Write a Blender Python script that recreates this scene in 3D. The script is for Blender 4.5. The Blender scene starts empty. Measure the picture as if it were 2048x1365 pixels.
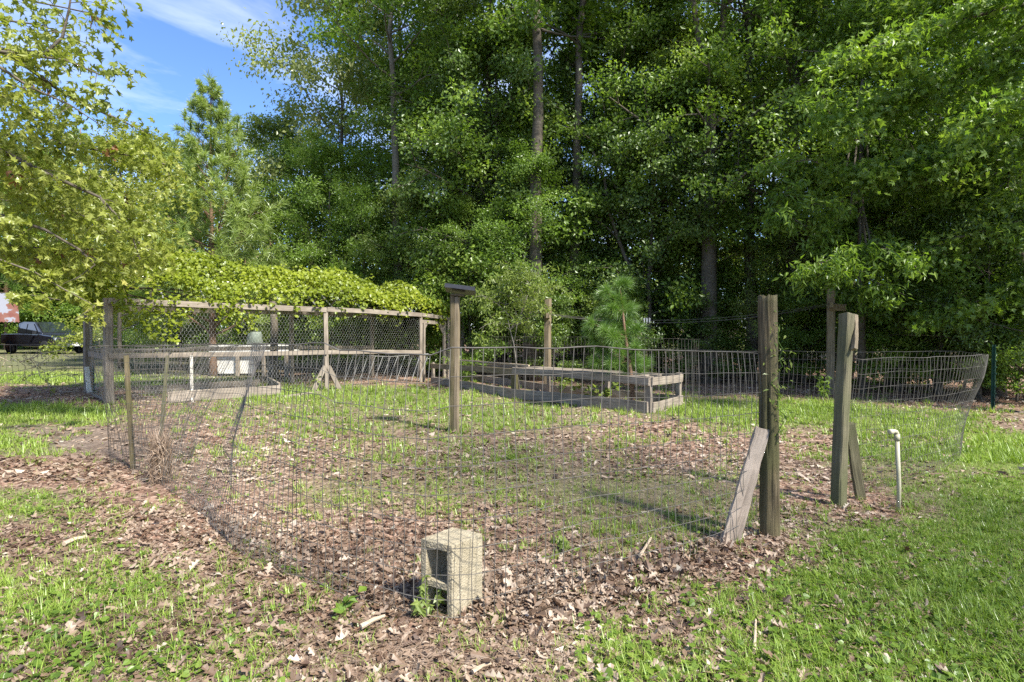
import bpy, math, random
import numpy as np
from mathutils import Vector, Matrix, noise

R = math.radians
rng = np.random.default_rng(7)
random.seed(7)
scene = bpy.context.scene
COL = scene.collection

# ---------------------------------------------------------------- camera
F, CX, CY, HOR, CH = 1138.0, 1024.0, 682.5, 655.0, 1.5
cam_d = bpy.data.cameras.new('camera'); cam = bpy.data.objects.new('camera', cam_d); COL.objects.link(cam)
cam_d.sensor_width = 36.0; cam_d.lens = 36.0 * F / 2048.0
cam_d.clip_start = 0.05; cam_d.clip_end = 2000
PITCH = math.atan((CY - HOR) / F)
cam.location = (0, 0, CH); cam.rotation_euler = (R(90) - PITCH, 0, 0)
scene.camera = cam

# ---------------------------------------------------------------- sky, sun, exposure
SUN_DIR = Vector((0.66, -0.63, 0.98)).normalized()      # towards the sun
SUN_EL = math.asin(SUN_DIR.z); SUN_AZ = math.atan2(SUN_DIR.x, SUN_DIR.y)
world = bpy.data.worlds.new('World'); scene.world = world; world.use_nodes = True
nt = world.node_tree; nt.nodes.clear()
def N(nt, t, **kw):
    n = nt.nodes.new(t)
    for k, v in kw.items(): setattr(n, k, v)
    return n
wo = N(nt, 'ShaderNodeOutputWorld'); bg = N(nt, 'ShaderNodeBackground'); bg.inputs[1].default_value = 0.10
sk = N(nt, 'ShaderNodeTexSky'); sk.sky_type = 'NISHITA'; sk.sun_disc = False
sk.sun_elevation = SUN_EL; sk.sun_rotation = SUN_AZ; sk.air_density = 1.0; sk.dust_density = 0.3; sk.ozone_density = 3.5
tc = N(nt, 'ShaderNodeTexCoord'); mp = N(nt, 'ShaderNodeMapping')
mp.inputs['Rotation'].default_value = (0, R(24), R(18)); mp.inputs['Scale'].default_value = (1.3, 1.3, 5.0)
nz = N(nt, 'ShaderNodeTexNoise'); nz.inputs['Scale'].default_value = 2.3; nz.inputs['Detail'].default_value = 9; nz.inputs['Roughness'].default_value = 0.6
nz.inputs['Distortion'].default_value = 0.5
cr = N(nt, 'ShaderNodeValToRGB'); cr.color_ramp.elements[0].position = 0.40; cr.color_ramp.elements[1].position = 0.70
cr.color_ramp.elements[1].color = (0.62, 0.62, 0.62, 1)
mx = N(nt, 'ShaderNodeMix', data_type='RGBA'); mx.inputs['B'].default_value = (4.6, 5.0, 6.0, 1)
L = nt.links.new
L(tc.outputs['Generated'], mp.inputs[0]); L(mp.outputs[0], nz.inputs['Vector']); L(nz.outputs['Fac'], cr.inputs[0])
L(cr.outputs[0], mx.inputs['Factor']); tn = N(nt, 'ShaderNodeMix', data_type='RGBA', blend_type='MULTIPLY'); tn.inputs['Factor'].default_value = 1; tn.inputs['B'].default_value = (.62, .73, .92, 1)
L(sk.outputs[0], tn.inputs['A']); L(tn.outputs['Result'], mx.inputs['A']); L(mx.outputs['Result'], bg.inputs[0]); L(bg.outputs[0], wo.inputs[0])

sun_d = bpy.data.lights.new('sun', 'SUN'); sun = bpy.data.objects.new('sun', sun_d); COL.objects.link(sun)
sun_d.energy = 4.1; sun_d.angle = R(5); sun_d.color = (1.0, 0.95, 0.86)
sun.rotation_euler = SUN_DIR.to_track_quat('Z', 'Y').to_euler(); sun.location = (20, -10, 30)
vs = scene.view_settings; vs.view_transform = 'Standard'; vs.look = 'None'; vs.exposure = 1.58; vs.gamma = 1; vs.use_curve_mapping = False
scene.cycles.max_bounces = 10; scene.cycles.diffuse_bounces = 7; scene.cycles.glossy_bounces = 2
scene.cycles.transmission_bounces = 4; scene.cycles.transparent_max_bounces = 8
scene.cycles.use_denoising = False
scene.cycles.sample_clamp_indirect = 4.0

# ---------------------------------------------------------------- pixel -> world (authoring measurements)
cp, sp = math.cos(PITCH), math.sin(PITCH)
def ray(px, py):
    x = (px - CX) / F; u = (CY - py) / F
    return Vector((x, cp + u * sp, -sp + u * cp))
def gp(px, py, z=0.0):
    d = ray(px, py); t = (z - CH) / d.z
    return Vector((d.x * t, d.y * t, z))
def at(px, py, Y):
    d = ray(px, py); t = Y / d.y
    return Vector((d.x * t, Y, CH + d.z * t))

# ---------------------------------------------------------------- tagging
def tag(o, label=None, cat=None, group=None, kind=None):
    if label: o['label'] = label
    if cat: o['category'] = cat
    if group: o['group'] = group
    if kind: o['kind'] = kind
    return o
def empty(name, loc, label, cat, group=None, rz=0, sc=1.0):
    o = bpy.data.objects.new(name, None); COL.objects.link(o); o.location = loc
    o.rotation_euler = (0, 0, rz); o.scale = (sc, sc, sc) if not hasattr(sc, '__len__') else sc
    o.empty_display_size = 0.2
    return tag(o, label, cat, group)
def adopt(o, parent):
    """parent with the transform kept (parent = plain translation)"""
    if parent is not None:
        o.parent = parent
        pm = Matrix.Translation(parent.location) if parent.type == 'EMPTY' else parent['_m'] if False else Matrix.Translation(parent.location)
        if parent.type != 'EMPTY':
            pm = parent.matrix_basis.copy()
            q = parent.parent
            if q is not None: pm = Matrix.Translation(q.location) @ parent.matrix_parent_inverse @ pm
        o.matrix_parent_inverse = pm.inverted()
    return o
def link(name, me, mat=None, parent=None):
    o = bpy.data.objects.new(name, me); COL.objects.link(o)
    if mat is not None and not me.materials: me.materials.append(mat)
    return adopt(o, parent)

# ---------------------------------------------------------------- numpy mesh makers
def np_mesh(name, V, faces, rnd=None, smooth=False):
    """V (n,3); faces: list of (k,m) int arrays with m verts each"""
    me = bpy.data.meshes.new(name)
    me.vertices.add(len(V)); me.vertices.foreach_set('co', np.ascontiguousarray(V, dtype=np.float32).ravel())
    loops = np.concatenate([f.ravel() for f in faces]).astype(np.int32)
    tot = np.concatenate([np.full(len(f), f.shape[1]) for f in faces]).astype(np.int32)
    st = np.concatenate([[0], np.cumsum(tot)[:-1]]).astype(np.int32)
    me.loops.add(len(loops)); me.loops.foreach_set('vertex_index', loops)
    me.polygons.add(len(tot)); me.polygons.foreach_set('loop_start', st); me.polygons.foreach_set('loop_total', tot)
    me.polygons.foreach_set('use_smooth', np.full(len(tot), smooth))
    me.update(calc_edges=True)
    if rnd is not None:
        a = me.attributes.new('rnd', 'FLOAT', 'FACE'); a.data.foreach_set('value', rnd.astype(np.float32))
    return me

def leaf_tpl(kind):
    if kind == 'diamond':
        V = [(0,0,0),(.45,.30,.07),(1,0,-.10),(.45,-.30,.07)]; Fc = [(0,3,2),(0,2,1)]
    elif kind == 'long':
        V = [(0,0,0),(.40,.17,.05),(1,0,-.16),(.40,-.17,.05)]; Fc = [(0,3,2),(0,2,1)]
    elif kind == 'heart':
        V = [(0,0,0),(-.08,.28,.03),(.25,.50,.02),(.62,.36,-.02),(1,0,-.14),(.62,-.36,-.02),(.25,-.50,.02),(-.08,-.28,.03)]
        Fc = [(0,7,6),(0,6,5),(0,5,4),(0,4,3),(0,3,2),(0,2,1)]
    elif kind == 'star':       # lobed maple / gum leaf
        V = [(0,0,0),(.05,.42,-.04),(.22,.20,.03),(.42,.55,-.06),(.50,.17,.03),(1,0,-.12),(.50,-.17,.03),(.42,-.55,-.06),(.22,-.20,.03),(.05,-.42,-.04)]
        Fc = [(0,2,1),(0,4,2),(2,4,3),(0,5,4),(0,6,5),(0,8,6),(6,8,7),(0,9,8)]
        Fc = [f[::-1] for f in Fc]
    elif kind == 'oak':        # lobed dry oak leaf, curled by the caller
        xs = [0,.14,.30,.42,.58,.70,.84,1.0]; ws = [.012,.04,.24,.08,.29,.09,.17,.0]
        V = []; Fc = []
        for x, w in zip(xs, ws): V += [(x,0,0),(x+(.05 if w > .15 else 0),w,0),(x+(.05 if w > .15 else 0),-w,0)]
        for i in range(7):
            a = 3*i; b = a+3
            Fc += [(a,b,b+1),(a,b+1,a+1),(a,a+2,b+2),(a,b+2,b)]
    elif kind == 'dry':
        V = [(0,0,0),(.30,.20,0),(.68,.22,0),(1,0,0),(.68,-.22,0),(.30,-.20,0)]
        Fc = [(0,3,2),(0,2,1),(0,5,4),(0,4,3)]
    return np.array(V, float), np.array(Fc, int)

def unit(a): return a / (np.linalg.norm(a, axis=1, keepdims=True) + 1e-9)
def leaves(name, P, size, nrm, fwd, kind, rnd, curl=None, fold=None):
    T, Fc = leaf_tpl(kind); n = len(P)
    nrm = unit(nrm); y = unit(np.cross(nrm, fwd)); x = np.cross(y, nrm)
    Tn = np.repeat(T[None], n, 0)
    if curl is not None: Tn[:, :, 2] += curl[:, None] * (Tn[:, :, 0] - .5) ** 2 * 1.6
    if fold is not None: Tn[:, :, 2] += fold[:, None] * np.abs(Tn[:, :, 1]) * 1.5; 
    Tn = Tn * size[:, None, None]
    V = P[:, None] + Tn[:, :, 0:1] * x[:, None] + Tn[:, :, 1:2] * y[:, None] + Tn[:, :, 2:3] * nrm[:, None]
    k = len(T)
    FF = (Fc[None] + (np.arange(n) * k)[:, None, None]).reshape(-1, 3)
    return np_mesh(name, V.reshape(-1, 3), [FF], np.repeat(rnd, len(Fc)))

class MB:
    def __init__(s): s.v = []; s.f = []
    def tube(s, pts, rad, sides=6, cap=True, jit=0.0):
        pts = [Vector(p) for p in pts]; b = len(s.v); n = len(pts)
        if not hasattr(rad, '__len__'): rad = [rad] * n
        t0 = (pts[1] - pts[0]).normalized()
        ref = Vector((0,0,1)) if abs(t0.z) < .9 else Vector((1,0,0))
        u = t0.cross(ref).normalized()
        for i, p in enumerate(pts):
            t = (pts[min(i+1, n-1)] - pts[max(i-1, 0)]).normalized()
            u = (u - t * u.dot(t)).normalized(); w = t.cross(u)
            for k in range(sides):
                a = 2 * math.pi * k / sides; r = rad[i] * (1 + (random.uniform(-jit, jit) if jit else 0))
                s.v.append(tuple(p + (u * math.cos(a) + w * math.sin(a)) * r))
        for i in range(n-1):
            for k in range(sides):
                a = b + i*sides + k; c = b + i*sides + (k+1) % sides
                s.f.append((a, c, c+sides, a+sides))
        if cap:
            s.f.append(tuple(b + k for k in range(sides))[::-1]); s.f.append(tuple(b + (n-1)*sides + k for k in range(sides)))
    def box(s, c, d, M=None):
        b = len(s.v); x, y, z = d[0]/2, d[1]/2, d[2]/2
        for q in ((-x,-y,-z),(x,-y,-z),(x,y,-z),(-x,y,-z),(-x,-y,z),(x,-y,z),(x,y,z),(-x,y,z)):
            p = Vector(q)
            if M is not None: p = M @ p
            s.v.append(tuple(p + Vector(c)))
        for f in ((0,3,2,1),(4,5,6,7),(0,1,5,4),(1,2,6,5),(2,3,7,6),(3,0,4,7)): s.f.append(tuple(b+i for i in f))
    def poly(s, pts, thick_vec):
        b = len(s.v); n = len(pts); t = Vector(thick_vec)
        s.v += [tuple(Vector(p)) for p in pts] + [tuple(Vector(p) + t) for p in pts]
        s.f.append(tuple(b+i for i in range(n))[::-1]); s.f.append(tuple(b+n+i for i in range(n)))
        for i in range(n): s.f.append((b+i, b+(i+1) % n, b+n+(i+1) % n, b+n+i))
    def mesh(s, name, smooth=False):
        me = bpy.data.meshes.new(name); me.from_pydata(s.v, [], s.f)
        if smooth:
            me.polygons.foreach_set('use_smooth', [True] * len(me.polygons))
        me.update(); return me
    def build(s, name, mat, parent=None, smooth=False):
        return link(name, s.mesh(name, smooth), mat, parent)

# ---------------------------------------------------------------- materials
def new_mat(name):
    m = bpy.data.materials.new(name); m.use_nodes = True; m.node_tree.nodes.clear()
    return m, m.node_tree
def ramp(nt, stops):
    r = N(nt, 'ShaderNodeValToRGB'); e = r.color_ramp.elements
    e[0].position, e[0].color = stops[0][0], (*stops[0][1], 1)
    e[1].position, e[1].color = stops[-1][0], (*stops[-1][1], 1)
    for p, c in stops[1:-1]:
        q = e.new(p); q.color = (*c, 1)
    return r
def leaf_mat(name, stops, trans=0.4, gloss=0.07, rough=0.38, tcol=(1.15, 1.25, .55), spot=None):
    m, t = new_mat(name); l = t.links.new
    at_ = N(t, 'ShaderNodeAttribute', attribute_name='rnd'); oi = N(t, 'ShaderNodeObjectInfo')
    geo = N(t, 'ShaderNodeNewGeometry'); nz = N(t, 'ShaderNodeTexNoise'); nz.inputs['Scale'].default_value = 0.55; nz.inputs['Detail'].default_value = 2
    l(geo.outputs['Position'], nz.inputs['Vector'])
    a1 = N(t, 'ShaderNodeMath', operation='MULTIPLY_ADD'); a1.inputs[1].default_value = .55; l(at_.outputs['Fac'], a1.inputs[0])
    a2 = N(t, 'ShaderNodeMath', operation='MULTIPLY_ADD'); a2.inputs[1].default_value = .9; a2.inputs[2].default_value = -.32; l(nz.outputs['Fac'], a2.inputs[0])
    a3 = N(t, 'ShaderNodeMath', operation='MULTIPLY_ADD'); a3.inputs[1].default_value = .2; l(oi.outputs['Random'], a3.inputs[0]); l(a2.outputs[0], a3.inputs[2])
    l(a3.outputs[0], a1.inputs[2])
    r = ramp(t, stops); l(a1.outputs[0], r.inputs[0])
    df = N(t, 'ShaderNodeBsdfDiffuse'); tr = N(t, 'ShaderNodeBsdfTranslucent'); gl = N(t, 'ShaderNodeBsdfGlossy'); gl.inputs['Roughness'].default_value = rough
    gl.inputs['Color'].default_value = (.9, .95, .9, 1)
    mc = N(t, 'ShaderNodeMix', data_type='RGBA', blend_type='MULTIPLY'); mc.inputs['Factor'].default_value = 1; mc.inputs['B'].default_value = (*tcol, 1)
    l(r.outputs[0], mc.inputs['A']); l(mc.outputs['Result'], tr.inputs[0]); l(r.outputs[0], df.inputs[0])
    m1 = N(t, 'ShaderNodeMixShader'); m1.inputs[0].default_value = trans; l(df.outputs[0], m1.inputs[1]); l(tr.outputs[0], m1.inputs[2])
    m2 = N(t, 'ShaderNodeMixShader'); m2.inputs[0].default_value = gloss; l(m1.outputs[0], m2.inputs[1]); l(gl.outputs[0], m2.inputs[2])
    o = N(t, 'ShaderNodeOutputMaterial'); l(m2.outputs[0], o.inputs[0]); return m
def wood_mat(name, stops, scale=6, moss=None, bump=.5, rough=.85, knots=True):
    """grain runs along the local X axis of each board"""
    m, t = new_mat(name); l = t.links.new
    tc = N(t, 'ShaderNodeTexCoord'); oi = N(t, 'ShaderNodeObjectInfo')
    add = N(t, 'ShaderNodeVectorMath', operation='ADD'); l(tc.outputs['Object'], add.inputs[0])
    cmb = N(t, 'ShaderNodeCombineXYZ'); ml = N(t, 'ShaderNodeMath', operation='MULTIPLY'); ml.inputs[1].default_value = 37; l(oi.outputs['Random'], ml.inputs[0])
    for i in range(3): l(ml.outputs[0], cmb.inputs[i])
    l(cmb.outputs[0], add.inputs[1])
    mp = N(t, 'ShaderNodeMapping'); mp.inputs['Scale'].default_value = (.35, 9, 9); l(add.outputs[0], mp.inputs[0])
    n1 = N(t, 'ShaderNodeTexNoise'); n1.inputs['Scale'].default_value = scale; n1.inputs['Detail'].default_value = 6; n1.inputs['Roughness'].default_value = .65; l(mp.outputs[0], n1.inputs['Vector'])
    n2 = N(t, 'ShaderNodeTexNoise'); n2.inputs['Scale'].default_value = 3.2; n2.inputs['Detail'].default_value = 5; l(add.outputs[0], n2.inputs['Vector'])
    mm = N(t, 'ShaderNodeMath', operation='MULTIPLY_ADD'); mm.inputs[1].default_value = .65; l(n1.outputs['Fac'], mm.inputs[0])
    m3 = N(t, 'ShaderNodeMath', operation='MULTIPLY'); m3.inputs[1].default_value = .38; l(n2.outputs['Fac'], m3.inputs[0]); l(m3.outputs[0], mm.inputs[2])
    r = ramp(t, stops); l(mm.outputs[0], r.inputs[0]); col = r.outputs[0]
    if moss:
        n3 = N(t, 'ShaderNodeTexNoise'); n3.inputs['Scale'].default_value = 2.0; n3.inputs['Detail'].default_value = 7; l(add.outputs[0], n3.inputs['Vector'])
        r3 = ramp(t, [(.42, (0,0,0)), (.62, (.75,.75,.75))]); l(n3.outputs['Fac'], r3.inputs[0])
        mx = N(t, 'ShaderNodeMix', data_type='RGBA'); mx.inputs['B'].default_value = (*moss, 1); l(r3.outputs[0], mx.inputs['Factor']); l(col, mx.inputs['A']); col = mx.outputs['Result']
    p = N(t, 'ShaderNodeBsdfPrincipled'); p.inputs['Roughness'].default_value = rough; p.inputs['Specular IOR Level'].default_value = .25; l(col, p.inputs['Base Color'])
    b = N(t, 'ShaderNodeBump'); b.inputs['Strength'].default_value = bump; b.inputs['Distance'].default_value = .012; l(n1.outputs['Fac'], b.inputs['Height']); l(b.outputs[0], p.inputs['Normal'])
    o = N(t, 'ShaderNodeOutputMaterial'); l(p.outputs[0], o.inputs[0]); return m
def plain_mat(name, col, rough=.6, metal=0.0, noise_amt=.25, nscale=8, col2=None, coat=0, bump=.0, spec=.5):
    m, t = new_mat(name); l = t.links.new
    tc = N(t, 'ShaderNodeTexCoord'); n1 = N(t, 'ShaderNodeTexNoise'); n1.inputs['Scale'].default_value = nscale; n1.inputs['Detail'].default_value = 6; n1.inputs['Roughness'].default_value = .65
    l(tc.outputs['Object'], n1.inputs['Vector'])
    c2 = col2 or tuple(c * (1 - noise_amt) for c in col); c1 = col if col2 else tuple(min(1, c * (1 + noise_amt)) for c in col)
    r = ramp(t, [(.35, c2), (.65, c1)]); l(n1.outputs['Fac'], r.inputs[0])
    p = N(t, 'ShaderNodeBsdfPrincipled'); p.inputs['Roughness'].default_value = rough; p.inputs['Metallic'].default_value = metal
    p.inputs['Coat Weight'].default_value = coat; p.inputs['Specular IOR Level'].default_value = spec
    l(r.outputs[0], p.inputs['Base Color'])
    if bump:
        b = N(t, 'ShaderNodeBump'); b.inputs['Strength'].default_value = bump; b.inputs['Distance'].default_value = .01
        n2 = N(t, 'ShaderNodeTexNoise'); n2.inputs['Scale'].default_value = nscale * 9; n2.inputs['Detail'].default_value = 5; l(tc.outputs['Object'], n2.inputs['Vector'])
        l(n2.outputs['Fac'], b.inputs['Height']); l(b.outputs[0], p.inputs['Normal'])
    o = N(t, 'ShaderNodeOutputMaterial'); l(p.outputs[0], o.inputs[0]); return m

G = lambda r, g, b: (r, g, b)
M = {}
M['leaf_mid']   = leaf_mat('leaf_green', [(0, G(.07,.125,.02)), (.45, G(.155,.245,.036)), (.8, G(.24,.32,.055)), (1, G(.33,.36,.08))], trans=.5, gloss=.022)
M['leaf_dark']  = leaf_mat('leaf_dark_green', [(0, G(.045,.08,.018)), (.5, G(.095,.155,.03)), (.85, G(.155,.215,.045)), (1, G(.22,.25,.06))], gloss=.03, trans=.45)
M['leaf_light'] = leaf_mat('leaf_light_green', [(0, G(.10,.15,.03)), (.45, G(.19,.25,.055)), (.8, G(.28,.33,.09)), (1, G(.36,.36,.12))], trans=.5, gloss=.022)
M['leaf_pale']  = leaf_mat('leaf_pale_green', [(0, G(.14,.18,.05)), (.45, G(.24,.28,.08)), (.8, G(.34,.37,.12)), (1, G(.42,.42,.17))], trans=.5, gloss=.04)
M['leaf_yell']  = leaf_mat('leaf_yellow_green', [(0, G(.10,.14,.022)), (.4, G(.21,.25,.042)), (.75, G(.32,.345,.075)), (.95, G(.42,.39,.11)), (1, G(.26,.10,.03))], trans=.5, gloss=.022)
M['leaf_vine']  = leaf_mat('leaf_vine', [(0, G(.10,.14,.014)), (.4, G(.21,.26,.022)), (.75, G(.31,.35,.04)), (.90, G(.42,.39,.08)), (1, G(.26,.13,.05))], trans=.45, gloss=.022)
M['leaf_dead']  = leaf_mat('leaf_dead', [(0, G(.10,.045,.02)), (1, G(.26,.12,.05))], trans=.3)
M['needle']     = leaf_mat('pine_needle', [(0, G(.06,.13,.024)), (.5, G(.125,.225,.04)), (.9, G(.20,.31,.065)), (1, G(.22,.20,.06))], trans=.35, gloss=.05)
M['needle_lt']  = leaf_mat('pine_needle_pale', [(0, G(.13,.19,.045)), (.5, G(.25,.33,.08)), (.9, G(.34,.41,.12)), (1, G(.24,.24,.08))], trans=.4, gloss=.05)
M['litter']     = leaf_mat('dry_leaf', [(0, G(.03,.018,.012)), (.22, G(.095,.055,.035)), (.45, G(.195,.130,.085)), (.7, G(.32,.24,.172)), (1, G(.50,.42,.34))], trans=.12, gloss=.05, rough=.5, tcol=(1.1,.9,.7))
M['grass']      = leaf_mat('grass_blade', [(0, G(.09,.14,.018)), (.35, G(.185,.275,.038)), (.7, G(.29,.385,.07)), (.9, G(.29,.29,.09)), (1, G(.42,.34,.20))], trans=.35, gloss=.03)
M['bark']       = wood_mat('bark', [(.25, G(.035,.028,.020)), (.5, G(.095,.080,.060)), (.75, G(.19,.165,.13))], scale=3, bump=.9)
M['bark_mid']   = wood_mat('grey_bark', [(.25, G(.06,.05,.038)), (.5, G(.15,.13,.10)), (.75, G(.26,.235,.19))], scale=3, bump=.9)
M['bark_pale']  = wood_mat('pale_bark', [(.25, G(.09,.08,.065)), (.5, G(.20,.18,.15)), (.75, G(.32,.30,.26))], scale=3, bump=.7)
M['bark_pine']  = wood_mat('pine_bark', [(.25, G(.06,.035,.02)), (.5, G(.15,.09,.055)), (.75, G(.24,.16,.11))], scale=3, bump=.9)
M['wood_grey']  = wood_mat('weathered_wood', [(.28, G(.07,.056,.043)), (.5, G(.205,.172,.135)), (.72, G(.37,.32,.26))])
M['wood_post']  = wood_mat('treated_post_wood', [(.28, G(.07,.055,.033)), (.5, G(.17,.135,.085)), (.72, G(.28,.225,.155))])
M['wood_moss']  = wood_mat('mossy_post_wood', [(.28, G(.022,.017,.010)), (.48, G(.085,.066,.038)), (.72, G(.22,.17,.10))], moss=(.075,.075,.028), bump=1.0)
M['wood_green'] = wood_mat('greenish_plank', [(.28, G(.045,.042,.028)), (.5, G(.115,.103,.060)), (.75, G(.20,.18,.11))], moss=(.085,.09,.04), bump=.6)
M['wood_pale']  = wood_mat('peeling_pale_wood', [(.28, G(.20,.18,.15)), (.5, G(.38,.36,.31)), (.72, G(.55,.53,.48))])
M['wood_pink']  = wood_mat('sunned_plank', [(.28, G(.09,.07,.055)), (.5, G(.27,.22,.175)), (.75, G(.42,.355,.295))], scale=4, bump=1.0)
M['wire']       = plain_mat('galvanised_wire', (.085,.078,.066), rough=.65, metal=.2, noise_amt=.4, nscale=5)
M['wire_hex']   = plain_mat('chicken_wire', (.42,.42,.40), rough=.5, metal=.4, noise_amt=.3, nscale=2)
M['wire_rust']  = plain_mat('rusty_wire', (.12,.085,.06), rough=.7, metal=.4, noise_amt=.4, nscale=5)
M['concrete']   = plain_mat('concrete_block', (.35,.305,.215), rough=.97, nscale=11, col2=(.25,.215,.145), bump=1.0, spec=.2)
M['pvc']        = plain_mat('aged_white_pvc', (.46,.42,.30), rough=.5, nscale=9, col2=(.33,.31,.20))
M['black']      = plain_mat('black_plastic', (.018,.018,.02), rough=.42, noise_amt=.5)
M['greenmetal'] = plain_mat('green_steel', (.012,.05,.032), rough=.5, noise_amt=.4)
M['bluemetal']  = plain_mat('blue_green_steel', (.02,.10,.11), rough=.5, noise_amt=.4)
M['white']      = plain_mat('white_paint', (.68,.67,.63), rough=.6, nscale=4, col2=(.50,.48,.43))
M['rafter']     = plain_mat('grey_conduit', (.45,.45,.44), rough=.4, metal=.6)
M['bucket']     = plain_mat('grey_green_plastic', (.16,.19,.16), rough=.6)
M['carpaint']   = plain_mat('black_car_paint', (.012,.013,.016), rough=.18, noise_amt=.1, coat=1)
M['glass']      = plain_mat('dark_car_glass', (.012,.016,.018), rough=.06, noise_amt=.1, coat=1)
M['tyre']       = plain_mat('tyre_rubber', (.02,.02,.02), rough=.9)
M['chrome']     = plain_mat('chrome', (.6,.6,.6), rough=.15, metal=1, noise_amt=.05)
M['lamp']       = plain_mat('headlamp_glass', (.35,.38,.4), rough=.1, noise_amt=.1, coat=1)
M['barnwall']   = wood_mat('dark_red_barn_wood', [(.28, G(.045,.022,.020)), (.5, G(.095,.048,.044)), (.75, G(.15,.085,.078))])
M['stick']      = wood_mat('bare_stick', [(.28, G(.20,.14,.09)), (.5, G(.38,.30,.21)), (.75, G(.55,.46,.35))])

def rust_mat():
    m, t = new_mat('rusty_sheet'); l = t.links.new
    tc = N(t, 'ShaderNodeTexCoord'); sx = N(t, 'ShaderNodeSeparateXYZ'); l(tc.outputs['Object'], sx.inputs[0])
    n1 = N(t, 'ShaderNodeTexNoise'); n1.inputs['Scale'].default_value = 1.7; n1.inputs['Detail'].default_value = 5; l(tc.outputs['Object'], n1.inputs['Vector'])
    r = ramp(t, [(.42, G(.11,.032,.02)), (.54, G(.13,.055,.036)), (.56, G(.17,.175,.20))])
    ma = N(t, 'ShaderNodeMath', operation='MULTIPLY_ADD'); ma.inputs[1].default_value = .16; l(sx.outputs['Z'], ma.inputs[0]); l(n1.outputs['Fac'], ma.inputs[2])
    of = N(t, 'ShaderNodeMath', operation='SUBTRACT'); of.inputs[1].default_value = .37; l(ma.outputs[0], of.inputs[0]); ma = of
    l(ma.outputs[0], r.inputs[0])
    p = N(t, 'ShaderNodeBsdfPrincipled'); p.inputs['Roughness'].default_value = .6; l(r.outputs[0], p.inputs['Base Color'])
    o = N(t, 'ShaderNodeOutputMaterial'); l(p.outputs[0], o.inputs[0]); return m
M['rust'] = rust_mat()

# ---------------------------------------------------------------- ground cover map: (px, py, grass, litter)
CTRL = [
(50,1345,.7,.4),(300,1345,.62,.5),(480,1335,.5,.7),(640,1335,.12,1.0),(850,1320,.02,.45),(1000,1345,.1,1.0),(1140,1345,.5,.6),(1280,1340,.9,.25),(1600,1340,1,.1),(1950,1340,1,.08),
(50,1200,.75,.3),(250,1200,.68,.4),(430,1210,.45,.6),(590,1200,.3,.9),(750,1210,.05,1.3),(1050,1240,.03,1.6),(1250,1180,.03,1.6),(1430,1130,.1,1.5),(1330,1270,.3,.9),(1450,1230,.8,.35),(1620,1180,1,.12),(1950,1200,1,.04),
(40,1090,.25,.9),(160,1110,.5,.5),(300,1050,.1,1.1),(450,1080,.15,1.1),(600,1080,.05,1.1),(800,1080,.1,1.0),(1000,1060,.3,.8),(1200,1060,.55,.5),(1400,1050,.55,.4),(1540,1100,.3,1.0),(1720,1090,1,.1),(1950,1080,1,0),
(50,1010,.75,.3),(60,940,.06,1.1),(200,950,.02,1.1),(350,960,.25,.8),(520,960,.35,.7),(700,990,.6,.5),(850,980,.55,.5),(1000,960,.6,.45),(1200,980,.65,.45),(1400,980,.6,.4),(1600,970,.3,.8),(1720,1000,.15,1.1),(1850,980,.7,.4),(2000,980,1,0),
(50,890,.75,.1),(150,880,.1,.15),(220,885,.1,.3),(400,880,.12,1.0),(600,900,.4,.7),(800,900,.45,.6),(1000,900,.4,.6),(1200,900,.45,.6),(1400,900,.2,.9),(1600,890,.25,.8),(1780,900,.8,.15),(2000,900,1,0),
(60,830,1,.02),(170,835,.85,.1),(300,830,.25,.7),(480,830,.5,.5),(700,830,.6,.35),(850,800,.7,.25),(1000,830,.7,.25),(1150,840,.5,.4),(1290,855,.25,.8),(1420,825,1,0),(1600,820,1,0),(1850,850,1,0),(2040,850,.4,.6),
(20,792,0,1.2),(150,790,0,1.2),(80,755,1,0),(300,795,.3,.5),(600,792,.85,.1),(750,785,.8,.1),(250,760,.8,.1),
(1450,775,.2,.9),(1650,782,.2,1.),(1950,800,0,1.2),(1200,780,.3,.7),(900,765,.2,.9),(700,755,.15,.9),(400,745,.6,.3),
(60,722,.7,.0),(300,715,.6,.1),(1000,735,0,1.2),(1500,740,0,1.2),(2000,760,0,1.2),
(60,690,.9,0),(600,690,.9,0),(1000,695,.2,.8),(1500,695,.9,.1)]
_cw = np.array([list(gp(a, b)[:2]) for a, b, _, _ in CTRL])
_cuv = np.stack([_cw[:,0] / _cw[:,1] * 2.6, np.log(_cw[:,1]) * 2.4], 1)
_cval = np.array([(c, d) for _, _, c, d in CTRL])
def cover(x, y):
    """grass, litter amounts at world points (numpy arrays)"""
    x = np.asarray(x, float); y = np.asarray(y, float)
    out = np.zeros((len(x), 2)); yy = np.maximum(y, .8)
    for s in range(0, len(x), 40000):
        e = slice(s, s + 40000)
        uv = np.stack([x[e] / yy[e] * 2.6, np.log(yy[e]) * 2.4], 1)
        d = ((uv[:, None] - _cuv[None]) ** 2).sum(2)
        w = 1 / (d + .003) ** 1.6
        out[e] = (w @ _cval) / w.sum(1, keepdims=True)
    out[:, 1][y < 1.6] *= .3
    return out[:, 0], out[:, 1]
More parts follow.
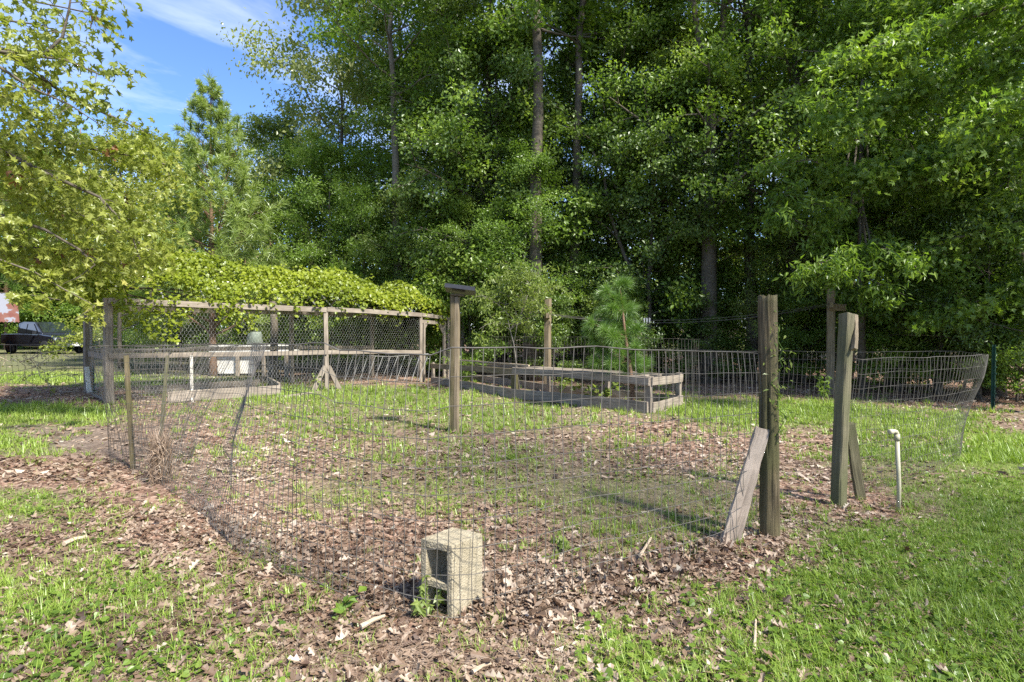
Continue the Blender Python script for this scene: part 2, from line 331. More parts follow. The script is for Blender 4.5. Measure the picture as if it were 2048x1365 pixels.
# cheap vectorised value noise
_perm = rng.permutation(512).astype(int)
_val = rng.random(512)
def vnoise(x, y, s):
    x = np.asarray(x) * s + 100; y = np.asarray(y) * s + 100
    xi = np.floor(x).astype(int); yi = np.floor(y).astype(int); fx = x - xi; fy = y - yi
    fx = fx*fx*(3-2*fx); fy = fy*fy*(3-2*fy)
    h = lambda a, b: _val[(_perm[a & 511] + b) & 511]
    return (h(xi,yi)*(1-fx)+h(xi+1,yi)*fx)*(1-fy)+(h(xi,yi+1)*(1-fx)+h(xi+1,yi+1)*fx)*fy
FENCE_G = [gp(268,935), gp(330,962), gp(400,1035), gp(540,1150), gp(720,1225), gp(900,1246), gp(1100,1215), gp(1320,1140), gp(1540,1070)]
def seg_dist(x, y, poly):
    d = np.full(len(x), 1e9)
    for a, b in zip(poly[:-1], poly[1:]):
        ax, ay, bx, by = a.x, a.y, b.x, b.y; L2 = (bx-ax)**2 + (by-ay)**2
        t = np.clip(((x-ax)*(bx-ax)+(y-ay)*(by-ay))/L2, 0, 1)
        d = np.minimum(d, np.hypot(x-ax-t*(bx-ax), y-ay-t*(by-ay)))
    return d
def gh(x, y):
    """ground height"""
    x = np.atleast_1d(np.asarray(x, float)); y = np.atleast_1d(np.asarray(y, float))
    z = (vnoise(x, y, .45) - .5) * .05 + (vnoise(x, y, 1.9) - .5) * .022 + (vnoise(x, y, 6.) - .5) * .010
    d = seg_dist(x, y, FENCE_G[2:])
    return z + .028 * np.exp(-(d / .28) ** 2)
def gz(x, y): return float(gh(x, y)[0])

# ---------------------------------------------------------------- ground sheet
def lin(a, b, n): return np.linspace(a, b, n)
xs = np.concatenate([[-600,-300,-150,-90,-60], lin(-42,-13,40), lin(-12.8,12.8,300), lin(13,42,40), [60,90,150,300,600]])
ys = np.concatenate([[-300,-100,-40,-15,-5,-2], lin(.2,6,120), lin(6.06,18,150), lin(18.3,60,60), [75,100,150,250,500,900]])
gx, gy = np.meshgrid(xs, ys); fx, fy = gx.ravel(), gy.ravel()
gzv = gh(fx, fy)
V = np.stack([fx, fy, gzv], 1); nx, ny = len(xs), len(ys)
ii = (np.arange(ny-1)[:, None] * nx + np.arange(nx-1)[None]).ravel()
me = np_mesh('ground', V, [np.stack([ii, ii+1, ii+nx+1, ii+nx], 1)], smooth=True)
g, lt = cover(fx, fy)
for nm, arr in (('grass', g), ('litter', lt)):
    a = me.attributes.new(nm, 'FLOAT', 'POINT'); a.data.foreach_set('value', arr.astype(np.float32))
def ground_mat():
    m, t = new_mat('garden_soil'); l = t.links.new
    tc = N(t, 'ShaderNodeTexCoord'); n1 = N(t, 'ShaderNodeTexNoise'); n1.inputs['Scale'].default_value = 2.2; n1.inputs['Detail'].default_value = 8; n1.inputs['Roughness'].default_value = .7
    l(tc.outputs['Object'], n1.inputs['Vector'])
    n2 = N(t, 'ShaderNodeTexNoise'); n2.inputs['Scale'].default_value = 45; n2.inputs['Detail'].default_value = 5; l(tc.outputs['Object'], n2.inputs['Vector'])
    vo = N(t, 'ShaderNodeTexVoronoi'); vo.inputs['Scale'].default_value = 22; l(tc.outputs['Object'], vo.inputs['Vector'])
    soil = ramp(t, [(.3, G(.055,.045,.034)), (.5, G(.135,.113,.09)), (.72, G(.24,.205,.17))]); l(n1.outputs['Fac'], soil.inputs[0])
    sp_ = N(t, 'ShaderNodeSeparateColor'); l(vo.outputs['Color'], sp_.inputs[0])
    lit = ramp(t, [(0, G(.075,.035,.022)), (.4, G(.19,.105,.068)), (.75, G(.32,.205,.145)), (1, G(.44,.32,.24))]); l(sp_.outputs[0], lit.inputs[0])
    gr = ramp(t, [(.3, G(.06,.080,.02)), (.55, G(.12,.150,.036)), (.75, G(.19,.21,.065))]); l(n2.outputs['Fac'], gr.inputs[0])
    aG = N(t, 'ShaderNodeAttribute', attribute_name='grass'); aL = N(t, 'ShaderNodeAttribute', attribute_name='litter')
    fl = N(t, 'ShaderNodeMath', operation='MULTIPLY', use_clamp=True); l(aL.outputs['Fac'], fl.inputs[0]); l(n1.outputs['Fac'], fl.inputs[1])
    f2 = N(t, 'ShaderNodeMath', operation='MULTIPLY', use_clamp=True); f2.inputs[1].default_value = 1.9; l(fl.outputs[0], f2.inputs[0])
    m1 = N(t, 'ShaderNodeMix', data_type='RGBA'); l(f2.outputs[0], m1.inputs['Factor']); l(soil.outputs[0], m1.inputs['A']); l(lit.outputs[0], m1.inputs['B'])
    g1 = N(t, 'ShaderNodeMath', operation='MULTIPLY_ADD', use_clamp=True); g1.inputs[1].default_value = 1.6; g1.inputs[2].default_value = -.75
    gs = N(t, 'ShaderNodeMath', operation='ADD'); l(aG.outputs['Fac'], gs.inputs[0])
    n3 = N(t, 'ShaderNodeMath', operation='MULTIPLY_ADD'); n3.inputs[1].default_value = 1.0; n3.inputs[2].default_value = -.4; l(n1.outputs['Fac'], n3.inputs[0]); l(n3.outputs[0], gs.inputs[1])
    l(gs.outputs[0], g1.inputs[0])
    m2 = N(t, 'ShaderNodeMix', data_type='RGBA'); l(g1.outputs[0], m2.inputs['Factor']); l(m1.outputs['Result'], m2.inputs['A']); l(gr.outputs[0], m2.inputs['B'])
    p = N(t, 'ShaderNodeBsdfPrincipled'); p.inputs['Roughness'].default_value = .95; p.inputs['Specular IOR Level'].default_value = .15; l(m2.outputs['Result'], p.inputs['Base Color'])
    b = N(t, 'ShaderNodeBump'); b.inputs['Strength'].default_value = .8; b.inputs['Distance'].default_value = .02; l(n2.outputs['Fac'], b.inputs['Height']); l(b.outputs[0], p.inputs['Normal'])
    o = N(t, 'ShaderNodeOutputMaterial'); l(p.outputs[0], o.inputs[0]); return m
tag(link('ground', me, ground_mat()), 'leaf strewn soil and patchy lawn of the back garden', kind='structure')

# ---------------------------------------------------------------- scatter helpers
def scatter(n, y0, y1, pw=1.0, umax=.98):
    """points in the fan the garden fills, denser near the front"""
    u = rng.random(n); q = 1 - pw
    y = y0 * (y1 / y0) ** u if abs(q) < 1e-6 else (y0**q + u * (y1**q - y0**q)) ** (1/q)
    x = (rng.random(n) * 2 - 1) * umax * y
    return x, y
IN_BED = None
def blade_mesh(name, x, y, ln, wd, lean, rnd, segs=2):
    n = len(x); z = gh(x, y) - .004
    az = rng.random(n) * 2 * np.pi; d = np.stack([np.cos(az), np.sin(az)], 1); s = np.stack([-d[:,1], d[:,0]], 1)
    rows = []
    for k in range(segs):
        t = k / segs
        off = lean * t**1.7 * ln; h = ln * t * np.sqrt(np.maximum(.15, 1 - (lean * t)**2 * .5)); w = wd * (1 - .35 * t)
        for sg in (-1, 1):
            rows.append(np.stack([x + d[:,0]*off + s[:,0]*w*sg/2, y + d[:,1]*off + s[:,1]*w*sg/2, z + h], 1))
    off = lean * ln; h = ln * np.sqrt(np.maximum(.15, 1 - lean**2 * .5))
    rows.append(np.stack([x + d[:,0]*off, y + d[:,1]*off, z + h], 1))
    k = 2*segs + 1; V = np.stack(rows, 1).reshape(-1, 3); b = (np.arange(n) * k)[:, None]
    fs = []; rn = []
    for j in range(segs - 1):
        fs.append(b + np.array([[2*j, 2*j+1, 2*j+3, 2*j+2]])); rn.append(rnd)
    j = segs - 1; fs.append(b + np.array([[2*j, 2*j+1, 2*j+2]])); rn.append(rnd)
    return np_mesh(name, V, fs, np.concatenate(rn))

# grass: tufted, thick where the map says lawn
def grass_points(n, y0, y1, pw, spread):
    x, y = scatter(n, y0, y1, pw)
    g, l_ = cover(x, y)
    k = vnoise(x, y, 2.3) * .55 + vnoise(x, y, 7.0) * .45
    keep = rng.random(n) < np.clip((g * 1.5 - .1 + (k - .5) * 2.4 * (1.05 - g)) , 0, 1) ** 1.3
    x, y, g = x[keep], y[keep], g[keep]
    a = rng.random(len(x)) * 6.283; r = spread * rng.random(len(x))
    return x + np.cos(a) * r, y + np.sin(a) * r, g
def tufts(n, y0, y1, pw, per, sz):
    """clumps of blades springing from one root"""
    x, y = scatter(n, y0, y1, pw); g, l_ = cover(x, y); k = vnoise(x, y, 1.3) * .5 + vnoise(x, y, 4.) * .5
    kp = rng.random(n) < np.clip(g * 1.15 + (k - .5) * 1.5 - .08, 0, 1); x, y, g = x[kp], y[kp], g[kp]
    s_ = (.5 + rng.random(len(x))**2 * 1.1) * (.75 + .4 * g) * sz
    cnt = rng.integers(per // 2, per * 3 // 2, len(x)); idx = np.repeat(np.arange(len(x)), cnt); m = len(idx)
    a = rng.random(m) * 6.283; r = .022 * np.sqrt(rng.random(m)) * (1 + .12 * y[idx])
    return x[idx] + np.cos(a) * r, y[idx] + np.sin(a) * r, g[idx], s_[idx], rng.random(len(x))[idx]
def turf(name, x, y, g, ln, tone, label, segs, w0, wk):
    n = len(x); fl = vnoise(x, y, .55)
    rn = .10 + .36 * rng.random(n) + .26 * tone + (fl - .5) * .35 + np.clip(-x / np.maximum(y, 2) - .25, 0, .6) * .35 - np.clip(x / np.maximum(y, 2) - .5, 0, .5) * .12 + (1 - np.clip(g, 0, 1)) * .10
    dead = rng.random(n) < .05 + .12 * (1 - np.clip(g, 0, 1)); rn[dead] = .9 + .3 * rng.random(dead.sum())
    me = blade_mesh(name, x, y, ln, w0 * (.7 + .7 * rng.random(n)) + wk * y, .15 + 1.05 * rng.random(n), np.clip(rn, 0, 1.3), segs)
    tag(link(name, me, M['grass']), label, 'grass', kind='stuff')
x, y, g = grass_points(210000, 1.9, 6.5, 1.3, .02); k_ = rng.random(len(x)) < np.clip(g * 1.7 - .75, .04, 1); x, y, g = x[k_], y[k_], g[k_]; n = len(x)
turf('grass', x, y, g, (.016 + .036 * rng.random(n)**1.3) * (.7 + .5 * vnoise(x, y, 1.1)), .3 + .7 * vnoise(x, y, 3), 'short lawn grass in the foreground', 2, .0030, .0003)
x, y, g, s_, tn = tufts(10500, 1.9, 6.5, 1.25, 15, 1.0); n = len(x)
turf('grass', x, y, g, (.022 + .058 * rng.random(n)**1.3) * s_, tn, 'loose clumps of grass standing up among the dead leaves', 2, .0030, .0004)
x, y, g = grass_points(150000, 6.3, 19, 1.0, .04); k_ = rng.random(len(x)) < np.clip(g * 1.7 - .7, .05, 1); x, y, g = x[k_], y[k_], g[k_]; n = len(x)
turf('grass', x, y, g, (.03 + .06 * rng.random(n)**1.3), .3 + .7 * vnoise(x, y, 2), 'lawn grass growing out to the edge of the woods', 1, .0035, .0010)
x, y, g, s_, tn = tufts(11000, 6.3, 17, .9, 13, 1.1); n = len(x)
turf('grass', x, y, g, (.035 + .085 * rng.random(n)**1.2) * s_, tn, 'grass clumps scattered over the fenced plot', 1, .0035, .0011)

# leaf litter
def litter(name, n, y0, y1, pw, kind, s0, s1, label, lift=1.0, mn=.0, mean=.45):
    x, y = scatter(n, y0, y1, pw)
    g, l_ = cover(x, y); k = vnoise(x, y, 1.6) * .6 + vnoise(x, y, 5) * .4
    keep = rng.random(n) < np.clip(l_ * .62 + (k - .5) * .7, mn, 1)
    x, y, l_ = x[keep], y[keep], l_[keep]; n = len(x)
    deep = np.clip(l_ - .9, 0, 1)
    P = np.stack([x, y, gh(x, y) + .004 + rng.random(n) * (.008 + .045 * deep) * lift], 1)
    tilt = (.28 + .5 * deep)[:, None]
    nrm = np.array([[0, 0, 1.]]) + rng.normal(size=(n, 3)) * tilt; nrm[:, 2] = np.abs(nrm[:, 2]) + .15
    fwd = rng.normal(size=(n, 3)); fwd[:, 2] *= .2
    sz = s0 + (s1 - s0) * rng.random(n) ** 1.5
    rnd = np.clip(rng.normal(mean, .32, n) - .10 * deep, 0, 1)
    me = leaves(name, P, sz, nrm, fwd, kind, rnd, curl=rng.normal(0, .32, n), fold=rng.normal(.05, .28, n))
    return tag(link(name, me, M['litter']), label, 'leaves', kind='stuff')
litter('fallen_leaves', 30000, 1.9, 4.8, 1.5, 'oak', .038, .10, 'brown fallen oak leaves heaped along the front wire fence')
litter('fallen_leaves', 90000, 1.9, 7.5, 1.25, 'dry', .016, .055, 'small broken dry leaves over the foreground soil', mean=.54)
litter('fallen_leaves', 75000, 5.5, 22, .7, 'dry', .045, .10, 'dry leaf litter across the fenced plot and wood edge', mean=.60)

# pine straw: thin brown straws over the bare soil
x, y = scatter(42000, 1.9, 8, 1.5); g, l_ = cover(x, y); k_ = rng.random(len(x)) < np.clip(.95 - g * .8, .1, 1); x, y = x[k_], y[k_]; n = len(x)
P = np.stack([x, y, gh(x, y) + .006 + .02 * rng.random(n)], 1); nrm = np.tile([[0, 0, 1.]], (n, 1)) + rng.normal(size=(n, 3)) * .15
T = np.array([(0,-.012,0),(1,0,.02),(0,.012,0)]); fwd = rng.normal(size=(n, 3)); fwd[:, 2] = 0; fwd = unit(fwd)
side = unit(np.cross(np.array([[0,0,1.]]), fwd)); sz = .04 + .09 * rng.random(n); w = .0016 + .0004 * y
V = np.stack([P - side * w[:, None] * .5, P + side * w[:, None] * .5, P + fwd * sz[:, None] + np.array([[0,0,.01]]) * rng.normal(size=(n,1))], 1).reshape(-1, 3)
tag(link('pine_straw', np_mesh('pine_straw', V, [np.arange(n*3).reshape(-1, 3)], np.clip(rng.normal(.6, .2, n), 0, 1)), M['litter']), 'thin brown pine straw lying over the leaves and soil', 'straw', kind='stuff')

# clover and small round weeds between the blades
x, y = scatter(26000, 1.9, 9, 1.3); g, l_ = cover(x, y); k_ = rng.random(len(x)) < np.clip((g - .15) * 1.3, 0, 1) * np.clip(vnoise(x, y, 1.7) * 2.6 - .9, .03, 1); x, y = x[k_], y[k_]; n = len(x)
P = np.stack([x, y, gh(x, y) + .012 + .03 * rng.random(n)], 1)
tag(link('clover', leaves('clover', P, .014 + .022 * rng.random(n), np.array([[0,0,1.]]) + rng.normal(size=(n,3)) * .35, rng.normal(size=(n,3)), 'heart', rng.random(n)), M['leaf_mid']), 'low clover and small round leaved weeds in the grass', 'clover', kind='stuff')
# crumbs of bark and earth
x, y = scatter(30000, 1.9, 7, 1.5); g, l_ = cover(x, y); k_ = rng.random(len(x)) < np.clip(1.1 - g, .05, 1); x, y = x[k_], y[k_]; n = len(x)
P = np.stack([x, y, gh(x, y) + .002], 1)
tag(link('bark_crumbs', leaves('bark_crumbs', P, .006 + .016 * rng.random(n)**2, np.array([[0,0,.4]]) + rng.normal(size=(n,3)) * .8, rng.normal(size=(n,3)), 'diamond', .35 * rng.random(n)), M['litter']), 'crumbs of bark and dark earth among the dead leaves', 'bark crumbs', kind='stuff')

# ================================================================ trees
def rv(s=1.0): return Vector((random.gauss(0, s), random.gauss(0, s), random.gauss(0, s)))
class Tree:
    """grows a trunk with limbs; remembers twig points for the foliage"""
    def __init__(s): s.mb = MB(); s.tw = []      # tw: (point, outward dir, spread)
    def limb(s, p, d, length, r, lvl, droop=.12, nsub=5, spread=.35):
        pts = [p.copy()]; dd = d.normalized(); n = 5
        for i in range(n):
            dd = (dd + rv(.10) + Vector((0,0,-droop * (i/n)))).normalized(); pts.append(pts[-1] + dd * length / n)
        s.mb.tube(pts, [r * (1 - .75 * i / n) for i in range(n+1)], 5 if lvl == 0 else 3, cap=False)
        if lvl == 0:
            for k in range(nsub):
                t = .3 + .7 * (k + random.random() * .6) / nsub; i = min(int(t * n), n-1); q = pts[i].lerp(pts[i+1], t*n - i) if t < 1 else pts[-1]
                base = (pts[i+1] - pts[i]).normalized(); sd = rv(); sd = (sd - base * sd.dot(base)).normalized()
                s.limb(q, base * .75 + sd * .8, length * random.uniform(.28, .5), r * .35, 1, droop, 0, spread)
        else:
            for k in range(4):
                t = .35 + .65 * k / 3; i = min(int(t * n), n-1); q = pts[i].lerp(pts[i+1], t*n - i)
                s.tw.append((q, dd.copy(), spread))
def grow(seed, H, r0, lo, cr, nl, spread=.38, nsub=5, lean=(0,0), fork=None, prof='round', up=(.1,.7), droop=.12, sides=8, wob=.05):
    random.seed(seed); t = Tree(); n = 12; pts = []; p = Vector((0,0,-.15)); dr = Vector((lean[0], lean[1], 1)).normalized()
    for i in range(n+1):
        pts.append(p.copy()); p = p + (dr + Vector((random.gauss(0,wob), random.gauss(0,wob), 0))) * H / n
    rad = [r0 * (1 - .88 * (i/n)**1.1) * (1.35 if i == 0 else 1) for i in range(n+1)]
    def at_h(z):
        for i in range(n):
            if pts[i+1].z >= z or i == n-1:
                f = (z - pts[i].z) / (pts[i+1].z - pts[i].z); return pts[i].lerp(pts[i+1], max(0, min(1, f))), rad[i] + (rad[i+1]-rad[i]) * max(0, min(1, f))
    if fork:
        k = int(n * fork); t.mb.tube(pts[:k+1], rad[:k+1], sides); 
        q = pts[k]; 
        for sg in (-1, 1):
            d = Vector((.24 * sg, random.uniform(-.1,.1), 1)).normalized(); ps = [q - Vector((0,0,.1))]
            for i in range(6): d = (d + Vector((-.02*sg,0,0)) + rv(.03)).normalized(); ps.append(ps[-1] + d * (H - q.z) / 6)
            t.mb.tube(ps, [rad[k] * (.85 if sg > 0 else .7) * (1 - .85*i/6) for i in range(7)], sides)
            for i in range(nl // 3):
                f = random.random(); j = min(int(f*6), 5); az = random.uniform(0, 6.28)
                t.limb(ps[j].lerp(ps[j+1], .5), Vector((math.cos(az), math.sin(az), random.uniform(*up))), cr * random.uniform(.5,.9), rad[k]*.3, 0, droop, nsub, spread)
    else: t.mb.tube(pts, rad, sides)
    hi = fork * H if fork else H * .985
    for i in range(nl):
        f = (i + random.random()) / nl; z = lo + (hi - lo) * f; q, rr = at_h(z); az = i * 2.4 + random.uniform(-.5, .5)
        if prof == 'round': L_ = cr * (.55 + .45 * math.sin(math.pi * min(1, f * .9 + .15))) * (1 if f < .8 else (1.25 - f) / .45)
        elif prof == 'cone': L_ = cr * (1.05 - .92 * f)
        else: L_ = cr * (1 - .35 * f)
        L_ *= random.uniform(.7, 1.15)
        t.limb(q, Vector((math.cos(az), math.sin(az), random.uniform(*up) + .5 * f)), max(.25, L_), max(.008, rr * .42), 0, droop, nsub, spread)
    return t
def foliage(t, name, n, size, kind, flat=.55, hang=.25, upb=.9, seed=1, pts=None, spr=1.0):
    g_ = np.random.default_rng(seed)
    T = pts or t.tw; idx = g_.integers(0, len(T), n)
    C = np.array([tuple(a[0]) for a in T])[idx]; D = np.array([tuple(a[1]) for a in T])[idx]; S = np.array([a[2] for a in T])[idx] * spr
    off = g_.normal(size=(n, 3)) * S[:, None] * .55; off[:, 2] *= flat
    P = C + off
    nrm = np.array([[0, 0, upb * .55]]) + g_.normal(size=(n, 3)) * .65 + D * .55
    fwd = g_.normal(size=(n, 3)) * .8 + D * .7; fwd[:, 2] -= hang
    cl = g_.random(len(T))[idx]
    return leaves(name, P, size * (.6 + .7 * g_.random(n)), nrm, fwd, kind, np.clip(.45 * g_.random(n) + .55 * cl, 0, 1) * .93 + .07 * (g_.random(n) > .985))
def needles(name, tufts, per, ln, wd, seed=1, cone=.9):
    """tufts: (point, dir, scale)"""
    g_ = np.random.default_rng(seed); n = len(tufts) * per
    C = np.repeat(np.array([tuple(a[0]) for a in tufts]), per, 0); D = np.repeat(np.array([tuple(a[1].normalized()) for a in tufts]), per, 0); S = np.repeat(np.array([a[2] for a in tufts]), per)
    d = unit(D * (.35 + .9 * g_.random((n,1))) + unit(g_.normal(size=(n, 3))) * cone); d[:, 2] -= .10; d = unit(d)
    C = C + D * (g_.random(n)[:, None] - .6) * .5 * ln * S[:, None]
    L_ = ln * S * (.65 + .5 * g_.random(n)); s = unit(np.cross(d, g_.normal(size=(n, 3)))) * wd
    mid = C + d * L_[:, None] * .55; tip = C + d * L_[:, None]; tip[:, 2] -= L_ * .16
    V = np.stack([C - s * .5, C + s * .5, mid + s * .45, mid - s * .45, tip], 1).reshape(-1, 3); b = (np.arange(n) * 5)[:, None]
    return np_mesh(name, V, [b + np.array([[0,1,2,3]]), b + np.array([[3,2,4]])], np.tile(g_.random(n), 2))

ARCH = {}
def arch(key, t, leaf_me, bark):
    tm = t.mb.mesh('trunk', smooth=True); tm.materials.append(M[bark]); ARCH[key] = (tm, leaf_me)
t = grow(11, 15, .20, 3.0, 3.5, 34);                              arch('tallA', t, foliage(t, 'crown', 40000, .112, 'diamond', seed=1), 'bark')
t = grow(12, 17, .19, 5.0, 3.2, 32, wob=.03);                     arch('tallB', t, foliage(t, 'crown', 32000, .108, 'diamond', seed=2), 'bark')
t = grow(13, 16, .27, 4.5, 3.6, 18, fork=.52, wob=.02);           arch('fork', t, foliage(t, 'crown', 32000, .11, 'diamond', seed=3), 'bark')
t = grow(14, 8, .075, 1.0, 2.1, 30, spread=.34);                  arch('midA', t, foliage(t, 'crown', 28000, .088, 'diamond', seed=4), 'bark')
t = grow(15, 7, .065, .6, 2.3, 28, spread=.34);                   arch('midB', t, foliage(t, 'crown', 24000, .105, 'long', seed=5, hang=.6), 'bark')
t = grow(16, 3.2, .03, .15, 1.25, 22, spread=.25, nsub=4, prof='col', up=(.3,1.0)); arch('bush', t, foliage(t, 'crown', 9000, .085, 'diamond', seed=6), 'bark')
t = grow(17, 15, .16, 8.0, 2.6, 22);                              arch('thin', t, foliage(t, 'crown', 13000, .13, 'diamond', seed=7), 'bark')
t = grow(18, 15, .15, 7.5, 2.4, 20);                              arch('shade_caster', t, foliage(t, 'crown', 3200, .13, 'diamond', seed=8), 'bark')
# pines: whorled limbs with needle tufts
def grow_pine(seed, H, r0, lo, cr, nl, per, ln, wd, up=(.15,.5)):
    t = grow(seed, H, r0, lo, cr, nl, prof='cone', up=up, droop=-.12, spread=.1, nsub=5, wob=.012)
    tuf = [(a, (b + Vector((0,0,.5))).normalized(), 1.0 - .55 * max(0, a.z / H) ** 4) for a, b, c in t.tw if random.random() < 1.1 - .5 * max(0, a.z / H) ** 3] + [(Vector((0,0,H + .1)), Vector((0,0,1)), 1.2)]
    return t, needles('crown', tuf, per, ln, wd, seed)
t, m_ = grow_pine(21, 9.3, .115, 1.2, 2.7, 62, 40, .36, .014, up=(.3,.8)); arch('pine', t, m_, 'bark_pine')
t, m_ = grow_pine(22, 13, .16, 4.5, 3.0, 40, 40, .36, .018);                 arch('pineT', t, m_, 'bark_pine')

_cnt = 0
def plant(key, px, D, sc, label, mat, group, name='broadleaf_tree', cat='tree', rz=None, szs=1.0, bark=None, X=None):
    global _cnt; _cnt += 1
    x = (px - CX) / F * D if X is None else X
    tm, lm = ARCH[key]
    e = empty(name, (x, D, gz(x, D) - .02), label, cat, group, rz=(_cnt * 1.9) % 6.28 if rz is None else rz, sc=(sc * szs, sc * szs, sc))
    a = bpy.data.objects.new('trunk', tm); COL.objects.link(a); a.parent = e
    b = bpy.data.objects.new('crown', lm); COL.objects.link(b); b.parent = e
    if not lm.materials: lm.materials.append(M[mat])
    b.material_slots[0].link = 'OBJECT'; b.material_slots[0].material = M[mat]
    if bark: a.material_slots[0].link = 'OBJECT'; a.material_slots[0].material = M[bark]
    return e
GB = 'trees of the woods behind the clothesline'; GL = 'trees on the left behind the grapevine'; GF = 'trees deeper in the woods'; GU = 'bushes and saplings under the wood edge'
FR = [  # key, px, D, scale, material, label, group
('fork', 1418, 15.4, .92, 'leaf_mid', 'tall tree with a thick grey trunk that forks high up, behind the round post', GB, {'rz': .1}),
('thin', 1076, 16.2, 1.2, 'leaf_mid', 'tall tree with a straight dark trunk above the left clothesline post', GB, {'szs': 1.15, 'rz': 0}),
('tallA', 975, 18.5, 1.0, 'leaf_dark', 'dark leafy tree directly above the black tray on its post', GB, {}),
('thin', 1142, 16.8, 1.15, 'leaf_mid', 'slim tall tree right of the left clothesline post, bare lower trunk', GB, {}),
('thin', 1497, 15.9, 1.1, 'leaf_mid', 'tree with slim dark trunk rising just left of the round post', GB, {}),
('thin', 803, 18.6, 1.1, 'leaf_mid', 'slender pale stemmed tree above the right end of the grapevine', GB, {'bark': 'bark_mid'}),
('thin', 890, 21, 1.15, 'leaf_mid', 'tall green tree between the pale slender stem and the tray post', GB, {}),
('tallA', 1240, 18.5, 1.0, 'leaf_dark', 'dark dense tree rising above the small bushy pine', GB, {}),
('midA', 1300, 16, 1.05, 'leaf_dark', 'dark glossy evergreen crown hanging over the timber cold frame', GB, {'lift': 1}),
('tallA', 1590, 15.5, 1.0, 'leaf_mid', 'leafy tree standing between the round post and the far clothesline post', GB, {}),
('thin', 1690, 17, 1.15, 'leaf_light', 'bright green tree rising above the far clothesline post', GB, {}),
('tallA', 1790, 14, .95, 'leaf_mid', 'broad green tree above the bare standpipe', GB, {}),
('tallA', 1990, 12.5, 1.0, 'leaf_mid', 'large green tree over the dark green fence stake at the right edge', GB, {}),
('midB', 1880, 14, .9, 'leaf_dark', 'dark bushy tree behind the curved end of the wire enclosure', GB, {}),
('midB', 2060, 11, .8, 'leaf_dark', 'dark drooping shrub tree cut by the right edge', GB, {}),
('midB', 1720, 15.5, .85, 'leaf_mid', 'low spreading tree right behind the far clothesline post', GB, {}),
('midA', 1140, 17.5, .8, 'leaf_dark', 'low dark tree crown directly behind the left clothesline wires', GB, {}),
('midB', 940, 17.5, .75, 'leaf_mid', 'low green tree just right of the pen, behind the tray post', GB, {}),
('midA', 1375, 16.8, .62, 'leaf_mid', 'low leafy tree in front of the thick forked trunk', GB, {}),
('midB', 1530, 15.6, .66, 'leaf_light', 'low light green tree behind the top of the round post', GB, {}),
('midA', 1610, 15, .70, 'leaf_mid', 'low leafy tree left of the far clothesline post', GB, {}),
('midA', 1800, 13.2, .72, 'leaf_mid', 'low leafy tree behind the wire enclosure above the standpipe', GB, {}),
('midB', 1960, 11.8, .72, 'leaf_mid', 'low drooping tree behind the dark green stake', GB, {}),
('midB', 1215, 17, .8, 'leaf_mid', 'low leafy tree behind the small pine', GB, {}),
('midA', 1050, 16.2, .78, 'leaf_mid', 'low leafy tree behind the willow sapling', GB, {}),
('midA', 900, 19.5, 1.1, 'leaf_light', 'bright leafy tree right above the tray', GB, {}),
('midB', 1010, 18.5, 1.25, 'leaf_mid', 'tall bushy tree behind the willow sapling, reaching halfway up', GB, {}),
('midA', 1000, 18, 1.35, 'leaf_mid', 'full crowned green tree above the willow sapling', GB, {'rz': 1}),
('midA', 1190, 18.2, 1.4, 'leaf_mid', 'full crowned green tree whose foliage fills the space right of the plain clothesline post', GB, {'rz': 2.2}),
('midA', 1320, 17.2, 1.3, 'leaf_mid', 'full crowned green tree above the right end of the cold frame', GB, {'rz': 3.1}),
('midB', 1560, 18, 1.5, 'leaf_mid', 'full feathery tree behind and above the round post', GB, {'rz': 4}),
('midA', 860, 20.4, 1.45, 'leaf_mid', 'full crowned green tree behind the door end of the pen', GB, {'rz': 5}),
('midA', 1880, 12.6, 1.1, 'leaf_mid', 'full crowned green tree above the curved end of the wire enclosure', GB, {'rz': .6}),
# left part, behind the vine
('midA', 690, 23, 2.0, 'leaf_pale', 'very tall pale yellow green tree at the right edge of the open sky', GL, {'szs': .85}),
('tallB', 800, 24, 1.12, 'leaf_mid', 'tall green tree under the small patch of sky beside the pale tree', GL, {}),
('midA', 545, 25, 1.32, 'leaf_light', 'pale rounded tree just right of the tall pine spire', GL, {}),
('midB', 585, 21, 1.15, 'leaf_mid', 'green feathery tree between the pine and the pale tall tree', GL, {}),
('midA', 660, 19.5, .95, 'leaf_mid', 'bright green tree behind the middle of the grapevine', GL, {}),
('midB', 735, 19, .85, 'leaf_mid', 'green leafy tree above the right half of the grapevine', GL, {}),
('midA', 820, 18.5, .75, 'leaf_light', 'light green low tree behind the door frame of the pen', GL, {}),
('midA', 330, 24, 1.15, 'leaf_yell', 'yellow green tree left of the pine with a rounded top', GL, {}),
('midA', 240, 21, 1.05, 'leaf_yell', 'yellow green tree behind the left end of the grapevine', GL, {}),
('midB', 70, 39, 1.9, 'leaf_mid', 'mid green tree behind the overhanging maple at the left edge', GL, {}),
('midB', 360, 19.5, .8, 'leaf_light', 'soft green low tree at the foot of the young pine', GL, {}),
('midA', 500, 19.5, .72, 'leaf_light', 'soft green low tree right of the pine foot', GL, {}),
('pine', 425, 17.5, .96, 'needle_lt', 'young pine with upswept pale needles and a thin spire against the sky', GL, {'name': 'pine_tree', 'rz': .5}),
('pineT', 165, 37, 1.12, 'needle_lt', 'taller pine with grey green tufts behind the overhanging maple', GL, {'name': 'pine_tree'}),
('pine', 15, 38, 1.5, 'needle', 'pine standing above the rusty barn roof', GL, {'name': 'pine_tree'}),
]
for key, px, D, sc, mt, lab, gr, kw in FR:
    kw = dict(kw); lift = kw.pop('lift', 0)
    e = plant(key, px, D, sc, lab, mt, gr, **kw)
